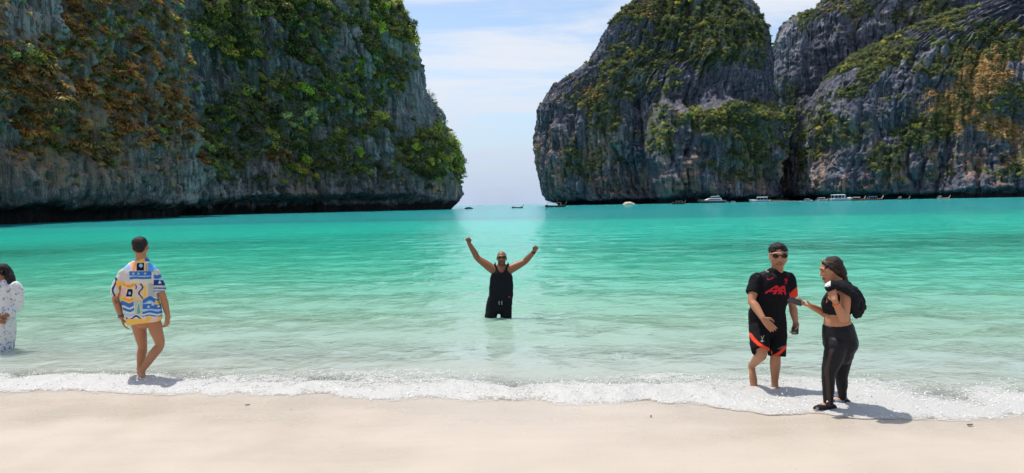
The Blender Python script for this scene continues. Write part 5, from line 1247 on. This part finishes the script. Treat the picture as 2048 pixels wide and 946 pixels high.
# ------------------------------------------------------------------ boats moored across the bay
def paint(nm, c, r=0.35): return simple_mat(nm, c, r, var=0.06, bscale=2.0)
B_WHITE = paint('white_gelcoat', (0.75, 0.76, 0.77)); B_DARK = paint('dark_stained_wood', (0.028, 0.024, 0.024), .55); B_BROWN = paint('varnished_wood', (0.20, 0.085, 0.035), .5)
B_BLUE = paint('blue_paint', (0.05, 0.20, 0.50)); B_LBLUE = paint('pale_blue_awning', (0.30, 0.52, 0.68), .7); B_GLASS = simple_mat('tinted_boat_glass', (0.01, 0.014, 0.02), .08, spec=.8)
B_RED = paint('red_ribbon', (0.55, 0.10, 0.06), .8); B_GREY = paint('engine_grey', (0.08, 0.08, 0.085), .5); B_CANV = paint('cream_canvas', (0.62, 0.60, 0.55), .85); B_PINK = paint('faded_pink_awning', (0.62, 0.42, 0.40), .8)
def mb(name, V, F, mat, parent, smooth=False):
    me = new_mesh(name, np.array(V, float), F, smooth, mat)
    bm = bmesh.new(); bm.from_mesh(me); bmesh.ops.recalc_face_normals(bm, faces=bm.faces); bm.to_mesh(me); bm.free()
    return link(name, me, parent)
def hull_mesh(name, L_, beam, sheer, keel, mat, parent, stern=0.7, rake=0.0, n=22):
    """sheer(t), keel(t) heights at t 0 stern .. 1 bow; open shell with thickness by an inner deck"""
    V = []; F = []; prof = 7
    for i in range(n + 1):
        t = i / n; w = beam * .5 * (stern + (1 - stern) * min(1, t * 3)) * (1 - max(0, (t - .45) / .55) ** 2.2) + .02
        zs, zk = sheer(t), keel(t)
        for j in range(prof):
            a = -1 + 2 * j / (prof - 1); y = w * math.copysign(abs(a) ** .6, a); z = zk + (zs - zk) * abs(a) ** 2.2
            V.append((-L_ / 2 + L_ * t + rake * t * t * (z - zk), y, z))
    for i in range(n):
        for j in range(prof - 1): F.append((i * prof + j, i * prof + j + 1, (i + 1) * prof + j + 1, (i + 1) * prof + j))
    F.append(tuple(range(prof))); F.append(tuple(n * prof + j for j in range(prof)))
    # deck a little under the sheer
    b = len(V)
    for i in range(n + 1):
        for j in (0, prof - 1): x, y, z = V[i * prof + j]; V.append((x, y * .93, z - .18))
    for i in range(n): F.append((b + i * 2, b + i * 2 + 1, b + i * 2 + 3, b + i * 2 + 2))
    for i in range(n):
        for k, j in ((0, 0), (1, prof - 1)): F.append((i * prof + j, (i + 1) * prof + j, b + (i + 1) * 2 + k, b + i * 2 + k))
    return mb(name, V, F, mat, parent, True)
def slab(name, x0, x1, w0, w1, z0, z1, th, mat, parent, arch=.0, taper=1.0, n=6):
    """roof or deck slab from x0 to x1, cambered across"""
    V = []; F = []
    for i in range(n + 1):
        t = i / n; x = x0 + (x1 - x0) * t; w = w0 + (w1 - w0) * t; z = z0 + (z1 - z0) * t
        for s in (-1, -.5, 0, .5, 1): V.append((x, w * s, z + arch * (1 - s * s)))
    m = len(V); V += [(x, y, z - th) for x, y, z in V]
    for i in range(n):
        for j in range(4):
            a = i * 5 + j; F.append((a, a + 1, a + 6, a + 5)); F.append((m + a, m + a + 5, m + a + 6, m + a + 1))
    for i in range(n): F.append((i * 5, i * 5 + 5, m + i * 5 + 5, m + i * 5)); F.append((i * 5 + 4, m + i * 5 + 4, m + i * 5 + 9, i * 5 + 9))
    for j in range(4): F.append((j, m + j, m + j + 1, j + 1)); a = n * 5 + j; F.append((a, a + 1, m + a + 1, m + a))
    return mb(name, V, F, mat, parent)
def rod(name, p, q, r, mat, parent, r2=None):
    p, q = np.array(p, float), np.array(q, float); d = unit(q - p); a = unit(np.cross(d, v3(.3, .9, .2))); b = np.cross(d, a); V = []; F = []
    for c, rr in ((p, r), (q, r2 or r)):
        for k in range(6): V.append(c + (a * math.cos(k * 1.0472) + b * math.sin(k * 1.0472)) * rr)
    for k in range(6): F.append((k, (k + 1) % 6, 6 + (k + 1) % 6, 6 + k))
    F += [tuple(range(6)), tuple(range(6, 12))]
    return mb(name, V, F, mat, parent)
def boat_root(name, px, py_wl, Y, heading, label, cat, group):
    o = bpy.data.objects.new(name, None); COL.objects.link(o); q = W(px, py_wl, Y); o.location = (q[0], q[1], 0.0); o.rotation_euler = (0, 0, heading)
    o['label'] = label; o['category'] = cat; o['group'] = group; return o
def longtail(px, py, Y, pxlen, heading, label, hull=B_BROWN, roof=B_CANV, prow=B_BROWN, roof_span=(-.36, .12), group='longtail boats on the bay'):
    L_ = pxlen * Y / FPX / max(abs(math.cos(heading)), .5); s = L_ / 10
    r = boat_root('longtail_boat', px, py, Y, heading, label, 'boat', group)
    hull_mesh('hull', L_, 1.9 * s, lambda t: (.75 + .35 * (1 - t) ** 3 + 1.1 * max(0, t - .6) ** 1.6 * 2.2) * s, lambda t: (-.35 + .9 * max(0, t - .75) * 2) * s, hull, r, .55)
    # tall curved stem with ribbons
    V = []; F = []; pts = [(L_ * .44, .9 * s), (L_ * .50, 1.6 * s), (L_ * .545, 2.3 * s), (L_ * .555, 2.95 * s)]
    for (x, z), w in zip(pts, (.16, .13, .10, .08)):
        V += [(x - .22 * s, -w * s, z), (x + .16 * s, -w * s, z), (x + .16 * s, w * s, z), (x - .22 * s, w * s, z)]
    for i in range(3):
        for k in range(4): F.append((i * 4 + k, i * 4 + (k + 1) % 4, i * 4 + 4 + (k + 1) % 4, i * 4 + 4 + k))
    F += [(0, 1, 2, 3), (12, 13, 14, 15)]
    st = mb('prow', V, F, prow, r); rod('ribbon', (L_ * .53, 0, 1.9 * s), (L_ * .545, 0, 2.35 * s), .24 * s, B_RED, st)
    a, b = roof_span; x0, x1 = a * L_, b * L_
    slab('canopy', x0, x1, .85 * s, .8 * s, 2.15 * s, 2.1 * s, .07 * s, roof, r, .14 * s)
    for x in (x0 + .15 * s, (x0 + x1) / 2, x1 - .15 * s):
        for y in (-.75, .75): rod('canopy_post', (x, y * s, .6 * s), (x, y * s, 2.13 * s), .04 * s, B_WHITE, r)
    e = rod('engine', (-L_ * .47, 0, 1.05 * s), (-L_ * .40, 0, 1.35 * s), .28 * s, B_GREY, r); rod('tail_shaft', (-L_ * .47, 0, 1.1 * s), (-L_ * .66, .3 * s, -.1), .045 * s, B_GREY, e)
    for x in (-.1, .06, .2): slab('bench', L_ * x, L_ * x + .3 * s, .8 * s, .8 * s, .72 * s, .72 * s, .06 * s, hull, r)
    return r
def speedboat(px, py, Y, pxlen, heading, label, roof=B_WHITE, hullm=B_WHITE, group='speedboats moored under the cliffs'):
    L_ = pxlen * Y / FPX; s = L_ / 11
    r = boat_root('speedboat', px, py, Y, heading, label, 'boat', group)
    hl = hull_mesh('hull', L_, 3.0 * s, lambda t: (1.05 + .45 * t * t) * s, lambda t: (-.3 + .9 * max(0, t - .7) * 2.2) * s, hullm, r, .92, .5)
    slab('stripe', -L_ * .45, L_ * .25, 1.53 * s, 1.53 * s, .75 * s, .85 * s, .16 * s, B_BLUE, hl)
    slab('roof', -L_ * .36, L_ * .16, 1.35 * s, 1.2 * s, 2.75 * s, 2.75 * s, .14 * s, roof, r, .16 * s)
    for x in (-.34, -.18, -.02, .13):
        for y in (-1.2, 1.2): rod('roof_post', (L_ * x, y * s, .95 * s), (L_ * x, y * s, 2.72 * s), .05 * s, B_WHITE, r)
    V = [(L_ * .16, -1.2 * s, 2.7 * s), (L_ * .16, 1.2 * s, 2.7 * s), (L_ * .25, 1.1 * s, 1.25 * s), (L_ * .25, -1.1 * s, 1.25 * s), (L_ * .13, -1.2 * s, 2.7 * s), (L_ * .13, 1.2 * s, 2.7 * s), (L_ * .22, 1.1 * s, 1.25 * s), (L_ * .22, -1.1 * s, 1.25 * s)]
    mb('windshield', V, [(0, 1, 2, 3), (4, 7, 6, 5), (0, 3, 7, 4), (1, 5, 6, 2), (0, 4, 5, 1), (3, 2, 6, 7)], B_GLASS, r)
    slab('foredeck', L_ * .22, L_ * .44, 1.2 * s, .35 * s, 1.25 * s, 1.5 * s, .12 * s, B_WHITE, r, .1 * s)
    for y in (-.55, 0, .55): q = rod('outboard', (-L_ * .52, y * s, .2 * s), (-L_ * .50, y * s, 1.5 * s), .19 * s, B_GREY, r, .24 * s)
    for x in (-.28, -.16, -.04): slab('seat', L_ * x, L_ * x + .5 * s, 1.1 * s, 1.1 * s, 1.35 * s, 1.35 * s, .3 * s, B_LBLUE, r)
    return r
def yacht(px, py, Y, pxlen, label):
    L_ = pxlen * Y / FPX; s = L_ / 20
    r = boat_root('motor_yacht', px, py, Y, math.pi + .12, label, 'yacht', 'motor yacht at anchor'); del r['group']
    h = hull_mesh('hull', L_, 4.8 * s, lambda t: (1.55 + .75 * t * t) * s, lambda t: (-.6 + 1.6 * max(0, t - .65) * 2.0) * s, B_GREY, r, .95, .55)
    slab('gunwale', -L_ * .46, L_ * .40, 2.42 * s, 1.2 * s, 1.7 * s, 2.1 * s, .22 * s, B_WHITE, h)
    V = []; F = []
    for (x0, x1, w, z) in ((-.34, .30, 2.0, 1.6), (-.31, .16, 1.85, 2.9), (-.29, .06, 1.7, 3.5)):
        V += [(L_ * x0, -w * s, z * s), (L_ * x1, -w * .8 * s, z * s), (L_ * x1, w * .8 * s, z * s), (L_ * x0, w * s, z * s)]
    for i in range(2):
        for k in range(4): F.append((i * 4 + k, i * 4 + (k + 1) % 4, i * 4 + 4 + (k + 1) % 4, i * 4 + 4 + k))
    F += [(8, 9, 10, 11), (3, 2, 1, 0)]
    c = mb('cabin', V, F, B_WHITE, r)
    for y in (-1, 1):
        mb('window', [(-L_ * .28, y * 2.0 * s, 2.05 * s), (L_ * .17, y * 1.72 * s, 2.2 * s), (L_ * .11, y * 1.68 * s, 2.75 * s), (-L_ * .27, y * 1.92 * s, 2.75 * s)], [(0, 1, 2, 3)], B_GLASS, c)
    slab('flybridge_roof', -L_ * .26, L_ * .03, 1.6 * s, 1.1 * s, 4.7 * s, 4.5 * s, .2 * s, B_WHITE, r, .1 * s)
    for x in (-.24, .0):
        for y in (-1.3, 1.3): rod('roof_arch', (L_ * x - .4 * s, y * s, 3.4 * s), (L_ * x, y * .8 * s, 4.6 * s), .12 * s, B_GREY, r)
    slab('flybridge_screen', L_ * .02, L_ * .09, 1.5 * s, 1.1 * s, 4.0 * s, 3.55 * s, .3 * s, B_GLASS, r)
    slab('swim_platform', -L_ * .56, -L_ * .47, 2.0 * s, 2.2 * s, .6 * s, .6 * s, .2 * s, B_WHITE, r); rod('mast', (-L_ * .2, 0, 4.7 * s), (-L_ * .22, 0, 5.9 * s), .07 * s, B_WHITE, r)
    for i in range(7):
        t = i / 6; rod('rail_post', (L_ * (.12 + .33 * t), -(2.0 - 1.3 * t) * s, 2.0 * s), (L_ * (.12 + .33 * t), -(2.0 - 1.3 * t) * s, 2.75 * s), .04 * s, B_WHITE, r)
def boulder(name, px0, px1, py_wl, Y, hgt, col, label, seed):
    m = simple_mat(name + '_stone', col, .9, bump=.6, bscale=3, var=.25); bm = bmesh.new(); bmesh.ops.create_icosphere(bm, subdivisions=4, radius=1)
    a = (px1 - px0) / 2 * Y / FPX; V = np.array([v.co[:] for v in bm.verts]); F = np.array([[v.index for v in f.verts] for f in bm.faces]); bm.free()
    n = fbm(V[:, 0] * 1.6, V[:, 1] * 1.6, V[:, 2] * 1.6, oct=4, seed=seed); V = V * (1 + .35 * n[:, None]) * np.array([a, a * .8, hgt])
    q = W((px0 + px1) / 2, py_wl, Y); link(name, new_mesh(name, V, F, True, m), None, label, 'rock', loc=(q[0], q[1], -.1 * hgt))
boulder('sea_rock', 930, 947, 416.5, 372, 1.1, (.05, .05, .05), 'small dark rock awash just off the headland', 1)
boulder('shore_boulder', 1246, 1270, 408, 585, 2.3, (.42, .36, .27), 'pale sand-coloured rock at the foot of the rounded massif', 2)
longtail(1035, 416, 372, 22, .35, 'longtail boat with blue-white awning alone in the sea gap', B_BROWN, B_LBLUE, B_BROWN, (-.42, -.06), group='longtail boats in the sea gap')
longtail(1111, 414, 385, 41, .12, 'long dark wooden boat below the left foot of the massif', B_DARK, B_DARK, B_DARK, (-.40, .28), group='longtail boats in the sea gap')
longtail(1357, 409, 440, 28, .3, 'dark boat with low roof left of the motor yacht', B_DARK, B_GREY, B_BROWN, (-.2, .3))
yacht(1424, 405.5, 560, 57, 'sleek grey-hulled motor yacht with flybridge under the massif')
speedboat(1466, 405.5, 540, 12, .4, 'tiny white dinghy just right of the motor yacht', B_LBLUE)
speedboat(1520, 404, 545, 39, math.pi - .12, 'white speedboat moored beside the sand spit', B_WHITE)
speedboat(1616, 402.5, 505, 19, .25, 'small white-roofed boat at the left foot of the fluted slope', B_WHITE)
speedboat(1645, 402.5, 500, 27, .15, 'white and pink tour boat, left one of the long pair', B_PINK)
speedboat(1681, 402, 495, 48, .08, 'longest white tour boat, right one of the pair', B_WHITE)
longtail(1716, 401.5, 488, 30, .2, 'longtail boat with cream awning right of the tour boats', B_BROWN, B_CANV, B_CANV)
longtail(1749, 401, 490, 34, .1, 'longtail boat with blue awning under the fluted slope', B_BROWN, B_BLUE, B_CANV)
longtail(1807, 400, 492, 25, .1, 'open longtail boat with blue-grey hull, second from the right', B_GREY, B_CANV, B_PINK, (-.4, -.2))
longtail(1887, 398.5, 492, 26, .1, 'open longtail boat with pinkish hull, farthest right', B_PINK, B_CANV, B_PINK, (-.4, -.2))
def spit():
    q0, q1 = W(1538, 400, 590), W(1600, 400, 590); n = 30; V = []; F = []
    for i in range(n + 1):
        t = i / n; x = q0[0] + (q1[0] - q0[0]) * t
        for j in range(8): u = j / 7; V.append((x, 575 + 60 * u + 6 * math.sin(t * 3.1), -.6 + (2.9 * u ** .8) * (math.sin(math.pi * min(1, t * 1.15 + .05)) ** .6 if t < .9 else .6) + .3 * math.sin(i * 1.7 + j)))
    for i in range(n):
        for j in range(7): F.append((i * 8 + j, (i + 1) * 8 + j, (i + 1) * 8 + j + 1, i * 8 + j + 1))
    link('sand_spit', new_mesh('sand_spit', np.array(V), F, True, simple_mat('pale_sand', (.55, .46, .34), .95, bump=.3, bscale=2, var=.1)), label='strip of pale sand at the mouth of the gully', kind='structure')
spit()
# bits of leaf and coral on the wet sand
for (x, y, s, a, lab) in ((495, 812, .024, .4, 'dark curled leaf scrap on the wet sand, left of the middle'), (1302, 835, .02, 1.2, 'small dark leaf scrap on the sand, right of the middle'), (1940, 852, .032, .2, 'brown leaf lying on the sand at the far right'), (583, 822, .012, .9, 'tiny dark speck of debris, right of the curled leaf')):
    q = WZ(x, y, .03); q[2] = bed_z(q[0], q[1]) + .004; V = []; F = []
    for i in range(9):
        t = i / 8; w = math.sin(math.pi * t) ** .7 * .45 + .02
        for j in (-1, 0, 1): V.append(((t - .5) * 2 * s, j * w * s, s * (.25 * abs(j) + .5 * (t - .5) ** 2)))
    for i in range(8):
        for j in range(2): F.append((i * 3 + j, i * 3 + j + 1, i * 3 + j + 4, i * 3 + j + 3))
    o = link('leaf_scrap', new_mesh('leaf_scrap', np.array(V), F, True, simple_mat('dead_leaf', (.07, .05, .03), .8)), None, lab, 'leaf', loc=q); o.rotation_euler = (0, 0, a)
